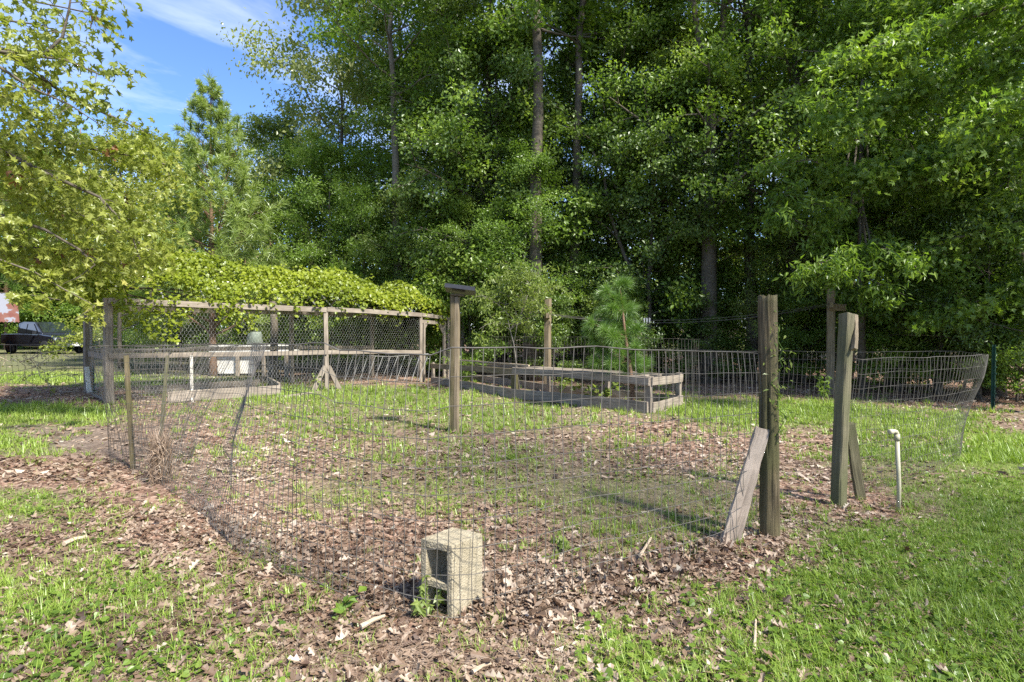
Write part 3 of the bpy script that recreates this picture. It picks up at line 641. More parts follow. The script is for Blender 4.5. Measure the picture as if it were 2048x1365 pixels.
# deeper rows: nothing in the photograph tells these apart
random.seed(5)
deep = [(px, D) for D, step, x0 in ((24, 230, 900), (32, 600, 1000)) for px in range(x0, 2300, step)]
for i, (px, D) in enumerate(deep):
    key = ['tallA', 'tallB', 'tallA', 'thin'][i % 4]; 
    plant(key, px + random.uniform(-40, 40), D + random.uniform(-1.5, 1.5), random.uniform(.95, 1.15), 'tall green tree deep in the woods, mostly hidden by nearer trees', random.choice(['leaf_mid', 'leaf_mid', 'leaf_light', 'leaf_dark']), GF)
plant('shade_caster', 0, -1.7, .92, 'unseen tree added behind the camera on the right to shade the gate posts', 'leaf_mid', None, X=8.8)  # added out of view; its sparse crown softens the sun on the gate posts
# understory stems, leaning, dark
STEMLAB = ['leaning dark stem to the right of the small pine', 'thin dark stem just left of the far clothesline post', 'thin dark stem directly behind the small pine', 'dark stem leaning left, midway between round post and far clothesline post',
 'thin dark stem left of the thick forked trunk', 'thin dark stem behind the willow sapling, left of the plain clothesline post', 'thin dark stem behind the gate post, right of its top', 'thin dark stem between the thick forked trunk and the round post']
LOW = [(1322, 16, .30), (1660, 16, -.1), (1240, 18, .1), (1610, 17, .2), (1375, 19, -.12), (1030, 19, .05), (1750, 16.5, .1), (1460, 20, .15)]
for i, (px, D, ln_) in enumerate(LOW):
    x = (px - CX) / F * D; mb = MB(); random.seed(60 + i); h = 6.5; pts = [Vector((ln_ * -h * (k / 8) + random.gauss(0, .06), random.gauss(0, .06), h * k / 8 - .1)) for k in range(9)]
    e = empty('understory_tree', (x, D, gz(x, D)), STEMLAB[i], 'tree', 'bare stems at the wood edge')
    mb.tube(pts, [.075 - .005 * k for k in range(9)], 6); 
    for k in range(5):
        q = pts[3 + k]; mb.tube([q, q + Vector((random.uniform(-.7,.7), random.uniform(-.4,.4), .7)), q + Vector((random.uniform(-1.3,1.3), random.uniform(-.6,.6), 1.3))], [.02, .012, .005], 4, cap=False)
    o = bpy.data.objects.new('trunk', mb.mesh('trunk', True)); o.data.materials.append(M['bark']); COL.objects.link(o); o.parent = e
# shrubs
BUSHLAB = ['dark bush at the wood edge left of the small pine', 'green bush behind the right end of the cold frame', 'dark bush directly behind the round post', 'low dark bush left of the far clothesline post', 'green bush behind the wire enclosure, right of the gate post',
 'dark bush behind the curved end of the wire enclosure', 'dark bush beside the dark green steel stake at the right edge', 'green bush behind the tray post', 'dark bush behind the willow sapling', 'low dark bush at the foot of the plain clothesline post', 'green bush behind the middle of the pen, right of its splayed post',
 'dark bush behind the slanted wire panel in the pen', 'dark bush behind the dark grapevine trunk', 'green bush behind the left half of the pen', 'dark bush behind the gate post, under the hickory leaves', 'low dark bush between the forked trunk and the round post',
 'bush seen through the pen beside its left corner', 'bush behind the black pickup truck, left of centre', 'bush at the front end of the black pickup truck', 'bush in the gap between barn and pickup truck', 'tall bush beyond the lawn between the pickup truck and the pen']
BUSHLAB += ['leafy bush between the cold frame and the round post, behind the far wire', 'low bush at the foot of the thick forked trunk', 'bush right of the round post, below the light green leaves', 'bush left of the foot of the far clothesline post', 'bush behind the bare standpipe at the wood edge',
 'bush behind the right part of the wire enclosure', 'bush just left of the dark green steel stake', 'bush at the far right edge behind the lawn', 'bush behind the small pine and the top planks of the cold frame', 'bush behind the plain clothesline post, half hidden by the sapling']
BU = [(1180,16.5,.7),(1350,17,.8),(1560,16.5,.75),(1640,17,.6),(1840,14.5,.8),(1930,13.3,.9),(2040,12.2,1.0),(900,17.5,.8),(1000,18,.9),(1080,17.4,.6),
      (700,18.5,.9),(790,18.6,.8),(600,20,.9),(330,20,.8),(1780,15.6,.7),(1460,18,.6),(240,27,1.2),(90,38,1.5),(160,37,1.6),(40,40,1.4),(200,36,1.5),(1395,15.2,.62),(1440,16,.7),(1590,15,.62),(1635,15.2,.66),(1790,13.6,.66),(1860,12.9,.7),(1950,12.3,.72),(2035,11.4,.72),(1250,15.4,.66),(1110,15.6,.66)]
for i, (px, D, sc) in enumerate(BU):
    plant('bush', px, D, sc, BUSHLAB[i], ['leaf_dark', 'leaf_mid', 'leaf_mid'][i % 3] if D < 19 else 'leaf_mid', GU, name='bush', cat='bush', szs=1.15)
# far woods beyond the sunny clearing: one mass
g_ = np.random.default_rng(9); n = 26000
bx = g_.uniform(-52, -8, n); P = np.stack([bx, 41 + g_.normal(0, 1.3, n), (4.2 + 3 * vnoise(bx, bx*0, .3)) * g_.random(n) ** .9], 1)
tag(link('hedge', leaves('hedge', P, .42 * (.5 + g_.random(n)), np.array([[0,-.5,.7]]) + g_.normal(size=(n,3)) * .7, g_.normal(size=(n,3)), 'diamond', g_.random(n)), M['leaf_mid']), 'dense green growth along the far side of the lawn behind the pickup truck', 'hedge', kind='stuff')
g_ = np.random.default_rng(3); n = 70000
bx = g_.uniform(-75, 75, n); cl = vnoise(bx, bx * 0, .12); hz = (6.5 + 5 * cl + 2.0 * vnoise(bx, bx*0+5, .5)) * (1 + .25 * (bx < -12))
P = np.stack([bx, 50 + g_.normal(0, 2.6, n) + vnoise(bx, bx*0+9, .3) * 6, hz * g_.random(n) ** .8], 1)
nrm = np.array([[0,-.4,.8]]) + g_.normal(size=(n,3)) * .7
tag(link('far_woods', leaves('far_woods', P, .50 * (.5 + g_.random(n)), nrm, g_.normal(size=(n,3)), 'diamond', g_.random(n)), M['leaf_light']), 'distant line of trees across the sunny clearing', 'woods', kind='stuff')

# ---- maple whose boughs hang in from the left edge
t = Tree(); random.seed(31)
mx0 = Vector((-9.6, 7.0, 0)); tr = [mx0 + Vector((0,0,-.1)), mx0 + Vector((.05,0,2)), mx0 + Vector((-.1,.1,4.2)), mx0 + Vector((0,.2,6.5)), mx0 + Vector((.1,.2,9))]
t.mb.tube(tr, [.19,.16,.14,.11,.05], 9)
def bough(pix, r, dens=6, spread=.22, side=.5, lvl=1):
    pts = [at(a, b, c) for a, b, c in pix]; pts = [tr[2 if pts[0].z < 3.5 else 3]] + pts if lvl else pts
    n = len(pts); t.mb.tube(pts, [max(.004, r * (1 - .85 * i / (n-1))) for i in range(n)], 5, cap=False)
    for i in range(1, n):
        a, b = pts[i-1], pts[i]; L_ = (b-a).length; k = max(1, int(L_ * dens)); d = (b-a).normalized()
        if i == 1 and lvl: continue
        for j in range(k):
            q = a.lerp(b, (j + random.random()) / k); sd = rv(); sd.z = sd.z * .4 - .25; sd.y *= .8; e = q + (d * .5 + sd.normalized() * .9).normalized() * side * random.uniform(.5, 1.2)
            t.mb.tube([q, (q+e)/2 + Vector((0,0,.03)), e], [.006,.004,.002], 3, cap=False)
            for f in (.45, .75, 1.0): t.tw.append((q.lerp(e, f), (e-q).normalized(), spread))
bough([(-150,100,7),(0,100,7.2),(90,108,7.4),(125,75,7.4),(138,20,7.4),(150,-60,7.4)], .045, 4)
bough([(-100,90,7),(60,112,7.2),(130,120,7.4),(200,150,7.6),(262,150,7.7)], .03, 5)
bough([(-120,80,7.2),(20,110,7.5),(110,175,7.8),(180,215,8),(240,240,8.2),(300,270,8.4)], .04, 5)
bough([(-100,120,6.8),(0,135,7),(60,175,7.2),(140,210,7.4),(200,250,7.6)], .03, 5)
bough([(-100,280,7.4),(0,300,7.6),(110,355,7.8),(200,395,8),(260,460,8.2),(280,520,8.4)], .045, 8, .26)
bough([(-100,260,8),(0,270,8.4),(130,290,8.8),(250,310,9),(335,330,9.2),(345,390,9.3)], .035, 9, .28)
bough([(-100,400,7.6),(0,430,7.8),(90,460,8),(160,500,8.2),(190,530,8.3),(150,560,8.2)], .035, 8, .24)
bough([(-120,330,8.2),(30,350,8.6),(160,430,8.8),(250,470,9),(300,500,9.2)], .035, 9, .28)
bough([(-120,500,7.2),(0,520,7.4),(70,545,7.5),(130,580,7.6),(190,612,7.6),(150,640,7.5)], .02, 5, .09, .2)
bough([(-120,560,7),(-10,585,7.2),(60,590,7.3),(120,600,7.4)], .012, 5, .09, .2)
bough([(-120,-20,7.2),(0,-10,7.5),(100,10,7.8),(200,30,8)], .03, 4, .22)
bough([(-100,30,7.2),(0,40,7.5),(80,50,7.8),(180,90,8)], .025, 4, .2)
bough([(-120,180,8),(0,190,8.4),(100,250,8.8),(200,300,9)], .03, 8, .3)
bough([(-120,380,9),(0,400,9.4),(120,420,9.8),(230,430,10),(320,450,10.2)], .03, 9, .32)
bough([(-120,300,9),(0,330,9.4),(120,340,9.8),(230,360,10),(300,400,10.2)], .03, 9, .32)
bough([(-120,470,9),(0,490,9.4),(120,500,9.8),(230,500,10),(300,520,10.2)], .03, 9, .32)
e = empty('maple_tree', mx0, 'maple with lobed yellow green leaves whose boughs hang in from the left edge', 'tree')
def rel(me, org): me.transform(Matrix.Translation(-Vector(org))); return me
o = link('trunk', rel(t.mb.mesh('trunk', True), mx0), M['bark']); o.parent = e
o = link('crown', rel(foliage(t, 'crown', 10500, .098, 'star', flat=.8, hang=.35, seed=31, upb=.55), mx0), M['leaf_yell']); o.parent = e
g_ = np.random.default_rng(4); tw = t.tw
dead = [tw[i] for i in g_.integers(0, len(tw), 16)]; dead = [(a, b, .07) for a, b, c in dead]
o = link('dead_leaves', rel(foliage(t, 'dead_leaves', 220, .11, 'dry', seed=5, pts=dead, hang=1.6, upb=.1, flat=1.2), mx0), M['leaf_dead']); o.parent = e

# ---- near right tree with big leaves drooping into the frame
t = Tree(); random.seed(41); hx = Vector((10.4, 8.6, 0)); tr = [hx, hx + Vector((0,0,3)), hx + Vector((-.2,.1,6)), hx + Vector((-.1,0,9.5))]
t.mb.tube(tr, [.22,.19,.15,.08], 9)
bough([(2200,60,9.5),(2000,110,10),(1880,170,10.4),(1760,200,10.6),(1660,260,10.8)], .05, 8, .3, .6)
bough([(2200,-20,9),(2000,20,9.4),(1850,60,9.8),(1700,110,10)], .05, 8, .3, .6)
bough([(2200,240,10),(2000,290,10.4),(1850,320,10.8),(1700,340,11)], .05, 8, .3, .6)
bough([(2200,380,10),(2050,440,10.4),(1900,480,10.8),(1830,520,11)], .04, 7, .3, .6)
bough([(2200,150,8),(2080,180,8.2),(1990,230,8.4)], .03, 8, .3, .5)
bough([(2250,500,10),(2100,560,10.4),(1960,600,10.8),(1880,640,11)], .03, 7, .25, .5)
e = empty('oak_tree', hx, 'broad leaved oak whose boughs reach in from the right edge above the lawn', 'tree')
o = link('trunk', rel(t.mb.mesh('trunk', True), hx), M['bark']); o.parent = e
o = link('crown', rel(foliage(t, 'crown', 11500, .12, 'star', flat=.6, hang=.3, seed=41, upb=.9, spr=1.2), hx), M['leaf_mid']); o.parent = e
# hickory sprays over the far clothesline post
t = Tree(); random.seed(43); hx = Vector((7.9, 12.8, 0)); tr = [hx, hx + Vector((0,.1,2.2)), hx + Vector((-.1,0,4.4)), hx + Vector((-.1,0,7))]
t.mb.tube(tr, [.09,.08,.06,.03], 8)
for pix in ([(1640,470,11.6),(1590,440,11.3),(1545,420,11.2)], [(1700,430,11.6),(1640,410,11.3),(1560,385,11.1)], [(1720,500,11.4),(1660,520,11),(1600,545,10.9)], [(1740,480,11.4),(1780,500,11),(1830,530,10.8)],
            [(1690,350,11.6),(1620,320,11.3),(1550,330,11.2)], [(1720,520,11.4),(1690,535,11),(1640,550,10.9)], [(1700,280,11.6),(1660,230,11.3),(1640,180,11.2)], [(1740,380,11.6),(1800,360,11.3),(1860,380,11.2)], [(1740,560,11.4),(1770,575,11),(1810,590,10.9)]):
    bough(pix, .025, 9, .2, .5)
e = empty('hickory_tree', hx, 'young hickory with long drooping leaflets around the top of the far clothesline post', 'tree')
o = link('trunk', rel(t.mb.mesh('trunk', True), hx), M['bark']); o.parent = e
o = link('crown', rel(foliage(t, 'crown', 5200, .14, 'long', flat=.7, hang=.7, seed=43, upb=.6), hx), M['leaf_mid']); o.parent = e

# ---- small bushy pine by the cold frame
t = Tree(); random.seed(51); base = gp(1262, 828); base.z = gz(base.x, base.y); D0 = base.y + .35; base.y = D0; base.x = (1266-CX)/F*D0
sp_ = [(1266,826),(1264,770),(1258,720),(1250,670),(1245,620),(1240,572)]
st = [at(a, b, D0) for a, b in sp_]; st[0].z = -.05
t.mb.tube(st, [.045,.04,.034,.028,.02,.01], 7)
tuf = []
for (a, b, c) in ((1208,618,.0),(1185,640,-.1),(1205,585,.1),(1240,590,0),(1262,610,.1),(1225,610,-.15),(1180,655,.1),(1210,655,-.2),(1255,640,.1),(1275,650,0),(1200,690,.1),(1235,690,-.15),
                  (1255,680,.1),(1195,715,0),(1225,720,-.1),(1270,715,0),(1290,720,.1),(1210,700,.2),(1245,655,.2),(1235,640,.2),(1250,560,0),(1215,575,-.1),(1218,640,.1),(1245,722,.1),(1192,672,.1),(1272,690,-.1),(1228,668,-.2)):
    e_ = at(a, b + 8, D0 + c); k = min(st, key=lambda s_: abs(s_.z - e_.z + .15)); t.mb.tube([k, (k + e_)/2 - Vector((0,0,.03)), e_], [.010,.008,.005], 4, cap=False)
    d = (e_ - k).normalized() + Vector((0,0,.7)); tuf += [(e_, d, 1.0), (k.lerp(e_, .6), d, .8)]
tuf += [(st[-1], Vector((0,0,1)), 1.0), (st[-2], Vector((0,0,1)), .9), (st[-3], Vector((0,0,1)), .8)]
e = empty('small_pine', base, 'small bushy pine with long bright green needles growing through the cold frame', 'tree')
o = link('trunk', rel(t.mb.mesh('trunk', True), base), M['bark_pine']); o.parent = e
o = link('crown', rel(needles('crown', tuf, 300, .23, .0038, 5), base), M['needle']); o.parent = e
# ---- willow-like sapling left of it
t = Tree(); random.seed(53); b0 = Vector((-.18, 13.0, 0)); D0 = 13.0
st = [at(1040,770,D0), at(1028,690,D0), at(1020,660,D0), at(1010,610,D0)]; st[0].z = -.05; b0.x = st[0].x
t.mb.tube(st, [.018,.014,.012,.006], 5); st2 = [at(1028,690,D0), at(1034,650,D0), at(1050,610,D0), at(1060,570,D0)]; t.mb.tube(st2, [.012,.01,.007,.004], 5)
for q, dd in [(p, Vector((random.uniform(-1,1), random.uniform(-.6,.6), random.uniform(.1,.8)))) for p in (st[2], st[3], st2[1], st2[2], st2[3]) for _ in range(5)]:
    t.limb(q, dd, random.uniform(.5, 1.15), .008, 0, .35, 4, .16)
e = empty('willow_sapling', b0, 'slender sapling with narrow grey green leaves right of the tray post', 'tree')
o = link('trunk', rel(t.mb.mesh('trunk', True), b0), M['bark_pale']); o.parent = e
o = link('crown', rel(foliage(t, 'crown', 4200, .10, 'long', seed=53, hang=.4, upb=.5), b0), M['leaf_light']); o.parent = e

# ================================================================ boards and posts
def board(name, p0, p1, w, th, mat, parent=None, up=(0,0,1), rough=.004, n=7, roll=0.0, label=None, taper=1.0):
    """w = size along 'up' side, th = across; local X runs along the grain"""
    p0, p1 = Vector(p0), Vector(p1); x = (p1 - p0); L_ = x.length; x.normalize(); u = Vector(up)
    if abs(x.dot(u.normalized())) > .95: u = Vector((0,1,0)) if abs(x.y) < .9 else Vector((1,0,0))
    z = (u - x * u.dot(x)).normalized(); y = z.cross(x)
    if roll: q = Matrix.Rotation(roll, 3, x); z = q @ z; y = q @ y
    V = []; Fc = []; c = min(w, th) * .10
    prof = [(-th/2+c,-w/2),(th/2-c,-w/2),(th/2,-w/2+c),(th/2,w/2-c),(th/2-c,w/2),(-th/2+c,w/2),(-th/2,w/2-c),(-th/2,-w/2+c)]
    wav = random.uniform(0, 6)
    for i in range(n+1):
        t = i / n; b1 = math.sin(t * 3.1 + wav) * rough * 1.5; k = 1 + (taper - 1) * t
        for (a, b) in prof: V.append((t * L_ + (random.uniform(-rough, rough) if i in (0, n) else 0), a * k + random.uniform(-rough, rough) * .35 , b * k + b1 + random.uniform(-rough, rough) * .5))
    for i in range(n):
        for k in range(8): a = i*8+k; b = i*8+(k+1) % 8; Fc.append((a, b, b+8, a+8))
    Fc.append(tuple(range(8))[::-1]); Fc.append(tuple(n*8+k for k in range(8)))
    me = bpy.data.meshes.new(name); me.from_pydata(V, [], Fc); me.update(); me.materials.append(M[mat])
    o = bpy.data.objects.new(name, me); COL.objects.link(o)
    o.matrix_basis = Matrix(((x.x,y.x,z.x,p0.x),(x.y,y.y,z.y,p0.y),(x.z,y.z,z.z,p0.z),(0,0,0,1)))
    adopt(o, parent)
    if label: o['label'] = label
    return o
def g0(px, py, dz=-.08):
    p = gp(px, py); p.z = gz(p.x, p.y) + dz; return p
def local(o, org):
    """mesh built in world coordinates -> move its origin to org"""
    o.data.transform(Matrix.Translation(-Vector(org))); return o
def vnail(parent, p): pass

# ---- the round post (rotted, split, mossy)
def round_post(name, p0, p1, r, mat, seed, label, cat='post'):
    random.seed(seed); n = 34; rows = 46; V = []; Fc = []; ax = (p1 - p0); L_ = ax.length; ax.normalize(); y = ax.cross(Vector((0,1,0))).normalized(); z = ax.cross(y)
    grooves = [(random.uniform(0, 6.28), random.uniform(.05, .13), random.uniform(.05, .32)) for _ in range(13)] + [(1.2, .10, .5), (5.1, .09, .5), (2.0,.07,.4)]
    for i in range(rows+1):
        t = i / rows
        for k in range(n):
            a = 6.2832 * k / n; rr = r * (1.03 - .06 * t)
            for (g, wd, dp) in grooves:
                d = abs((a - g - .12 * math.sin(t * 5 + g) + math.pi) % (2*math.pi) - math.pi)
                rr -= r * dp * max(0, 1 - d / wd) * (.55 + .45 * math.sin(t * 7 + g * 9))
            rr *= 1 + .05 * (noise.noise(Vector((a * 1.5, t * 9, seed)))) 
            topz = 0 if i < rows else r * .35 * noise.noise(Vector((math.cos(a)*2, math.sin(a)*2, seed)))
            V.append((t * L_ + topz, rr * math.cos(a), rr * math.sin(a)))
    for i in range(rows):
        for k in range(n): a = i*n+k; b = i*n+(k+1) % n; Fc.append((a, b, b+n, a+n))
    V.append((L_ - .012, 0, 0)); c = len(V) - 1
    for k in range(n): Fc.append((rows*n+k, rows*n+(k+1) % n, c))
    me = bpy.data.meshes.new(name); me.from_pydata(V, [], Fc); me.update(); me.materials.append(M[mat]); me.polygons.foreach_set('use_smooth', [True]*len(me.polygons))
    o = bpy.data.objects.new(name, me); COL.objects.link(o)
    o.matrix_basis = Matrix(((ax.x,y.x,z.x,p0.x),(ax.y,y.y,z.y,p0.y),(ax.z,y.z,z.z,p0.z),(0,0,0,1)))
    return tag(o, label, cat)
P1 = gp(1541, 1072); D1 = P1.y
round_post('round_post', Vector((P1.x, D1, -.15)), at(1535, 592, D1), .066, 'wood_moss', 3, 'thick mossy round timber post with deep splits beside the gate gap')
# grey brace plank against it
a = gp(1452, 1090, .0); b = at(1524, 872, D1 - .02)
board('brace_plank', a + Vector((-.02,0,-.06)), b + Vector((.01,-.02,.05)), .135, .035, 'wood_pink', up=(1,.15,.3), rough=.012, n=12, taper=.75)
tag(bpy.context.scene.objects['brace_plank'], 'pale sun bleached plank leaning against the round post', 'plank')

# ---- leaning square gate post with its brace
P2 = gp(1678, 1008); D2 = P2.y
e = empty('gate_post', Vector((P2.x, D2, 0)), 'greenish square timber gate post leaning slightly, right of the gate gap', 'post')
p0 = Vector((P2.x, D2, -.12)); p1 = at(1693, 628, D2 + .12)
board('post', p0, p1, .095, .095, 'wood_green', e, up=(-.45,1,0), rough=.008, n=14)
q0 = at(1697, 700, D2 + .02) + Vector((.045, .0, 0)); q1 = at(1702, 632, D2 + .14) + Vector((.045, .02, 0))
board('side_cleat', q0, q1, .05, .03, 'wood_post', e, up=(0,1,0), rough=.006)
for bx_, by_ in ((1676,772),(1669,925)):
    bolt = MB(); bolt.tube([at(bx_, by_, D2 - .058), at(bx_, by_, D2)], .006, 6); bolt.build('bolt', M['black'], e)
board('brace', gp(1742, 1000) + Vector((0,.12,-.05)), at(1697, 850, D2 + .08), .085, .035, 'wood_green', e, up=(1,0,.4), rough=.006, n=8, label='short brace board slanting down to the right')

# ---- PVC standpipe
P3 = gp(1797, 1016); D3 = P3.y; e = empty('standpipe', Vector((P3.x, D3, 0)), 'short cream PVC standpipe with an elbow at the top, standing in the grass', 'pipe')
tp = at(1794, 866, D3); r = .0165
mb = MB(); mb.tube([Vector((P3.x, D3, -.1)), Vector((P3.x, D3, .2)), tp - Vector((0,0,.03))], r, 14); mb.build('riser', M['pvc'], e, True)
mb = MB(); mb.tube([tp - Vector((0,0,.065)), tp - Vector((0,0,.012))], r*1.32, 14); 
mb.tube([tp - Vector((0,0,.03)), tp + Vector((-.002,0,-.005)), tp + Vector((-.012,-.004,.008)), tp + Vector((-.03,-.012,.014)), tp + Vector((-.055,-.02,.015))], r*1.12, 14)
mb.tube([tp + Vector((-.052,-.02,.015)), tp + Vector((-.082,-.032,.014)), tp + Vector((-.09,-.035,.014))], [r*1.3, r*1.3, r*1.0], 14); mb.build('elbow', M['pvc'], e, True)

# ---- clothesline posts
def clothes_post(px, py0, py1, D, label, arm, wid=.16, cleat=True):
    b = at(px, py0, D); b.z = gz(b.x, D)
    e = empty('clothesline_post', b, label, 'post', 'clothesline posts')
    t = at(px + 1, py1, D)
    board('post', b - Vector((0,0,.1)), t, wid, wid, 'wood_post', e, up=(.5,1,0), rough=.008, n=12)
    ay = at(px, arm, D).z
    rd = Vector((b.x, D, 0)).normalized(); bc = Vector((b.x, D, ay))
    board('crossarm', bc - rd * .7, bc + rd * .7, .11, .07, 'wood_post', e, up=(0,0,1), rough=.005)
    if cleat: board('cleat', Vector((b.x - .12, D - .11, ay - .02)), Vector((b.x + .24, D - .12, ay - .03)), .15, .05, 'wood_post', e, up=(0,0,1), rough=.005)
    return b, ay
cA, zA = clothes_post(1095, 775, 598, 13.6, 'plain clothesline post standing behind the timber cold frame', 633, .14, False)
cB, zB = clothes_post(1661, 782, 566, 12.6, 'tall clothesline post behind the leaning gate post, its top among leaves', 613)
for k, (oy, sag) in enumerate(((-.65, .25), (-.2, .30), (.6, .30))):
    ra = Vector((cA.x, 13.6, 0)).normalized(); rb = Vector((cB.x, 12.6, 0)).normalized(); a = Vector((cA.x, 13.6, zA + .05)) + ra * oy; b = Vector((cB.x, 12.6, zB + .05)) + rb * oy; pts = []
    for i in range(25):
        t_ = i / 24; p = a.lerp(b, t_); p.z -= sag * 4 * t_ * (1 - t_); pts.append(p)
    mb = MB(); mb.tube(pts, .0042, 4, cap=False); o = mb.build('clothesline', M['wire'])
    tag(o, ['front line', 'middle line', 'rear line'][k] + ' of the three thin wires strung between the two clothesline posts', 'line', 'clothesline wires')
    if k == 0:
        for j, px in enumerate((1289, 1294, 1299)):
            i = min(range(25), key=lambda q: abs(CX + pts[q].x / pts[q].y * F - px)); q = at(px, 632, pts[i].y)
            # follow the wire height exactly
            ta = (q.x - a.x) / (b.x - a.x); zz = a.lerp(b, ta).z - sag * 4 * ta * (1 - ta)
            m_ = MB(); c = Vector((q.x, a.lerp(b, ta).y, zz)); m_.box(c + Vector((-.006,0,.005)), (.012,.02,.10)); m_.box(c + Vector((.008,0,.0)), (.012,.02,.10), Matrix.Rotation(.12, 3, 'Y'))
            o = m_.build('clothes_peg', M['white']); tag(o, ['leftmost', 'middle', 'rightmost'][j] + ' of three white clothes pegs on the line beside the small pine', 'clothes peg', 'clothes pegs on the line')

# ---- tray post
P4 = gp(909, 866); D4 = P4.y; b = Vector((P4.x, D4, 0))
e = empty('tray_post', b, 'square weathered timber post in the middle of the plot carrying a black tray', 'post')
tp4 = at(910, 592, D4)
board('post', b - Vector((.028,0,.1)), tp4 + Vector((-.028,0,0)), .085, .06, 'wood_moss', e, up=(.25,1,0), rough=.006, n=12, label='darker left half of the doubled post')
board('post', b + Vector((.03,-.01,-.1)), tp4 + Vector((.030,-.01,-.02)), .085, .058, 'wood_post', e, up=(.25,1,0), rough=.006, n=12, label='browner right half of the doubled post')
c4 = at(920, 590, D4)
board('top_board', c4 + Vector((-.13,0,.0)), c4 + Vector((.06,0,-.01)), .12, .03, 'wood_moss', e, up=(0,1,0), rough=.004)
tr_ = empty('tray', c4 + Vector((0,0,.02)), 'shallow black plastic tray tilted on top of the square post', 'tray')
Rt = Matrix.Rotation(R(7), 3, 'Y') @ Matrix.Rotation(R(-9), 3, 'X')
cc = c4 + Vector((.005,0,.052)); w2, d2 = .21, .17
mb = MB(); mb.box(cc, (2*w2, 2*d2, .012), Rt); mb.build('tray_base', M['black'], tr_)
mb = MB()
for sx, sy, lx, ly in ((0,1,2*w2,.02),(0,-1,2*w2,.02),(1,0,.02,2*d2-.022),(-1,0,.02,2*d2-.022)):
    mb.box(cc + Rt @ Vector((sx*(w2-.01), sy*(d2-.01), .028)), (lx, ly, .044), Rt)
mb.build('rim', M['black'], tr_)
mb = MB()
for k in range(5): mb.box(cc + Rt @ Vector((-.15 + .075*k, 0, .013)), (.03, .27, .014), Rt)
mb.build('inner_ribs', M['black'], tr_)

# ---- concrete block standing on end
zB0 = -.01; n_ = gp(905, 1250); n_ = Vector((-.298, 2.80, 0)); top_z = .415
eL = Vector((-.174, .095, 0)).normalized(); eR = Vector((.64, .77, 0)).normalized()
LW, RW = .195, .225
e = empty('concrete_block', Vector((n_.x, n_.y, 0)), 'hollow concrete block standing on end against the front wire fence', 'concrete block')
def bk(mb, u0, u1, v0, v1, z0, z1):
    s_ = len(mb.v)
    for z in (z0, z1):
        for (u, v) in ((u0,v0),(u1,v0),(u1,v1),(u0,v1)): mb.v.append(tuple(n_ + eL*u*LW + eR*v*RW + Vector((0,0,z))))
    for f in ((0,1,2,3),(7,6,5,4),(4,5,1,0),(5,6,2,1),(6,7,3,2),(7,4,0,3)): mb.f.append(tuple(s_+i for i in f))
wt = .17; mb = MB()
bk(mb, 0, wt, 0, 1, -.06, top_z); bk(mb, 1-wt, 1, 0, 1, -.06, top_z)              # side shells
bk(mb, wt+.001, 1-wt-.001, 0, 1, top_z - .038, top_z); bk(mb, wt+.001, 1-wt-.001, 0, 1, .18, .215); bk(mb, wt+.001, 1-wt-.001, 0, 1, -.06, -.02)   # end webs + middle web
o = mb.build('body', M['concrete'], e)
bv = o.modifiers.new('bevel', 'BEVEL'); bv.width = .004; bv.segments = 2; bv.limit_method = 'ANGLE'
sb = o.modifiers.new('cut', 'SUBSURF'); sb.subdivision_type = 'SIMPLE'; sb.levels = 4; sb.render_levels = 4
tx = bpy.data.textures.new('pits', 'CLOUDS'); tx.noise_scale = .012; tx.noise_depth = 3; dm = o.modifiers.new('pits', 'DISPLACE'); dm.texture = tx; dm.strength = .0055; dm.mid_level = .6
n_bl = n_

# ================================================================ wire fences
def wire_run(name, path, h, dv, rows, r, mat, label, top_off=None, cat='fence', seed=0, sag=None, wob=.006, kind=None, twist=None, parent=None):
    """path: ground points; welded mesh with vertical wires every dv and horizontals at 'rows'; top_off(t)-> Vector lean"""
    random.seed(seed); P = [Vector(p) for p in path]; S = [0]
    for a, b in zip(P[:-1], P[1:]): S.append(S[-1] + (b-a).length)
    tot = S[-1]
    def pos(s):
        for i in range(len(P)-1):
            if s <= S[i+1] or i == len(P)-2:
                f = (s - S[i]) / (S[i+1]-S[i])
                p_1 = P[max(i-1,0)]; p0, p1, p2 = P[i], P[i+1], P[min(i+2, len(P)-1)]
                f2, f3 = f*f, f*f*f
                q = .5*((2*p0) + (p1-p_1)*f + (2*p_1 - 5*p0 + 4*p1 - p2)*f2 + (-p_1 + 3*p0 - 3*p1 + p2)*f3)
                return q
    mb = MB(); nV = int(tot / dv)
    def pt(s, z):
        q = pos(min(s, tot)); t = s / tot; zz = z * (1 + (sag(t) if sag else 0))
        lean = top_off(t) * (z / h) ** 1.3 if top_off else Vector((0,0,0))
        w = noise.noise(Vector((s * 1.1, z * 1.5, seed * 3.1))) * wob * 6 * (z / h + .2); w2 = noise.noise(Vector((s * 3.3, z * 3, seed + 9))) * wob
        d = pos(min(s + .05, tot)) - pos(max(s - .05, 0)); nn = Vector((-d.y, d.x, 0)).normalized()
        return Vector((q.x, q.y, gz(q.x, q.y) + zz)) + lean + nn * (w + w2) + Vector((w2, 0, w2 * .9))
    for i in range(nV + 1):
        s = i * dv; hs = [rows[0]] + [q for q in rows[1:]]
        mb.tube([pt(s + noise.noise(Vector((i*.7, z*2, seed))) * dv * .12, z) for z in hs], r, 3, cap=False)
    for z in rows:
        n = max(2, int(tot / (dv * 2))); mb.tube([pt(tot * k / n, z) for k in range(n+1)], r * (2.0 if z == rows[-1] else 1), 3, cap=False)
    o = mb.build(name, M[mat], parent)
    if label: tag(o, label, cat, kind=kind)
    return o, pt, tot
ROWS = [.025, .11, .23, .35, .48, .61, .74, .88, 1.02, 1.16, 1.30]
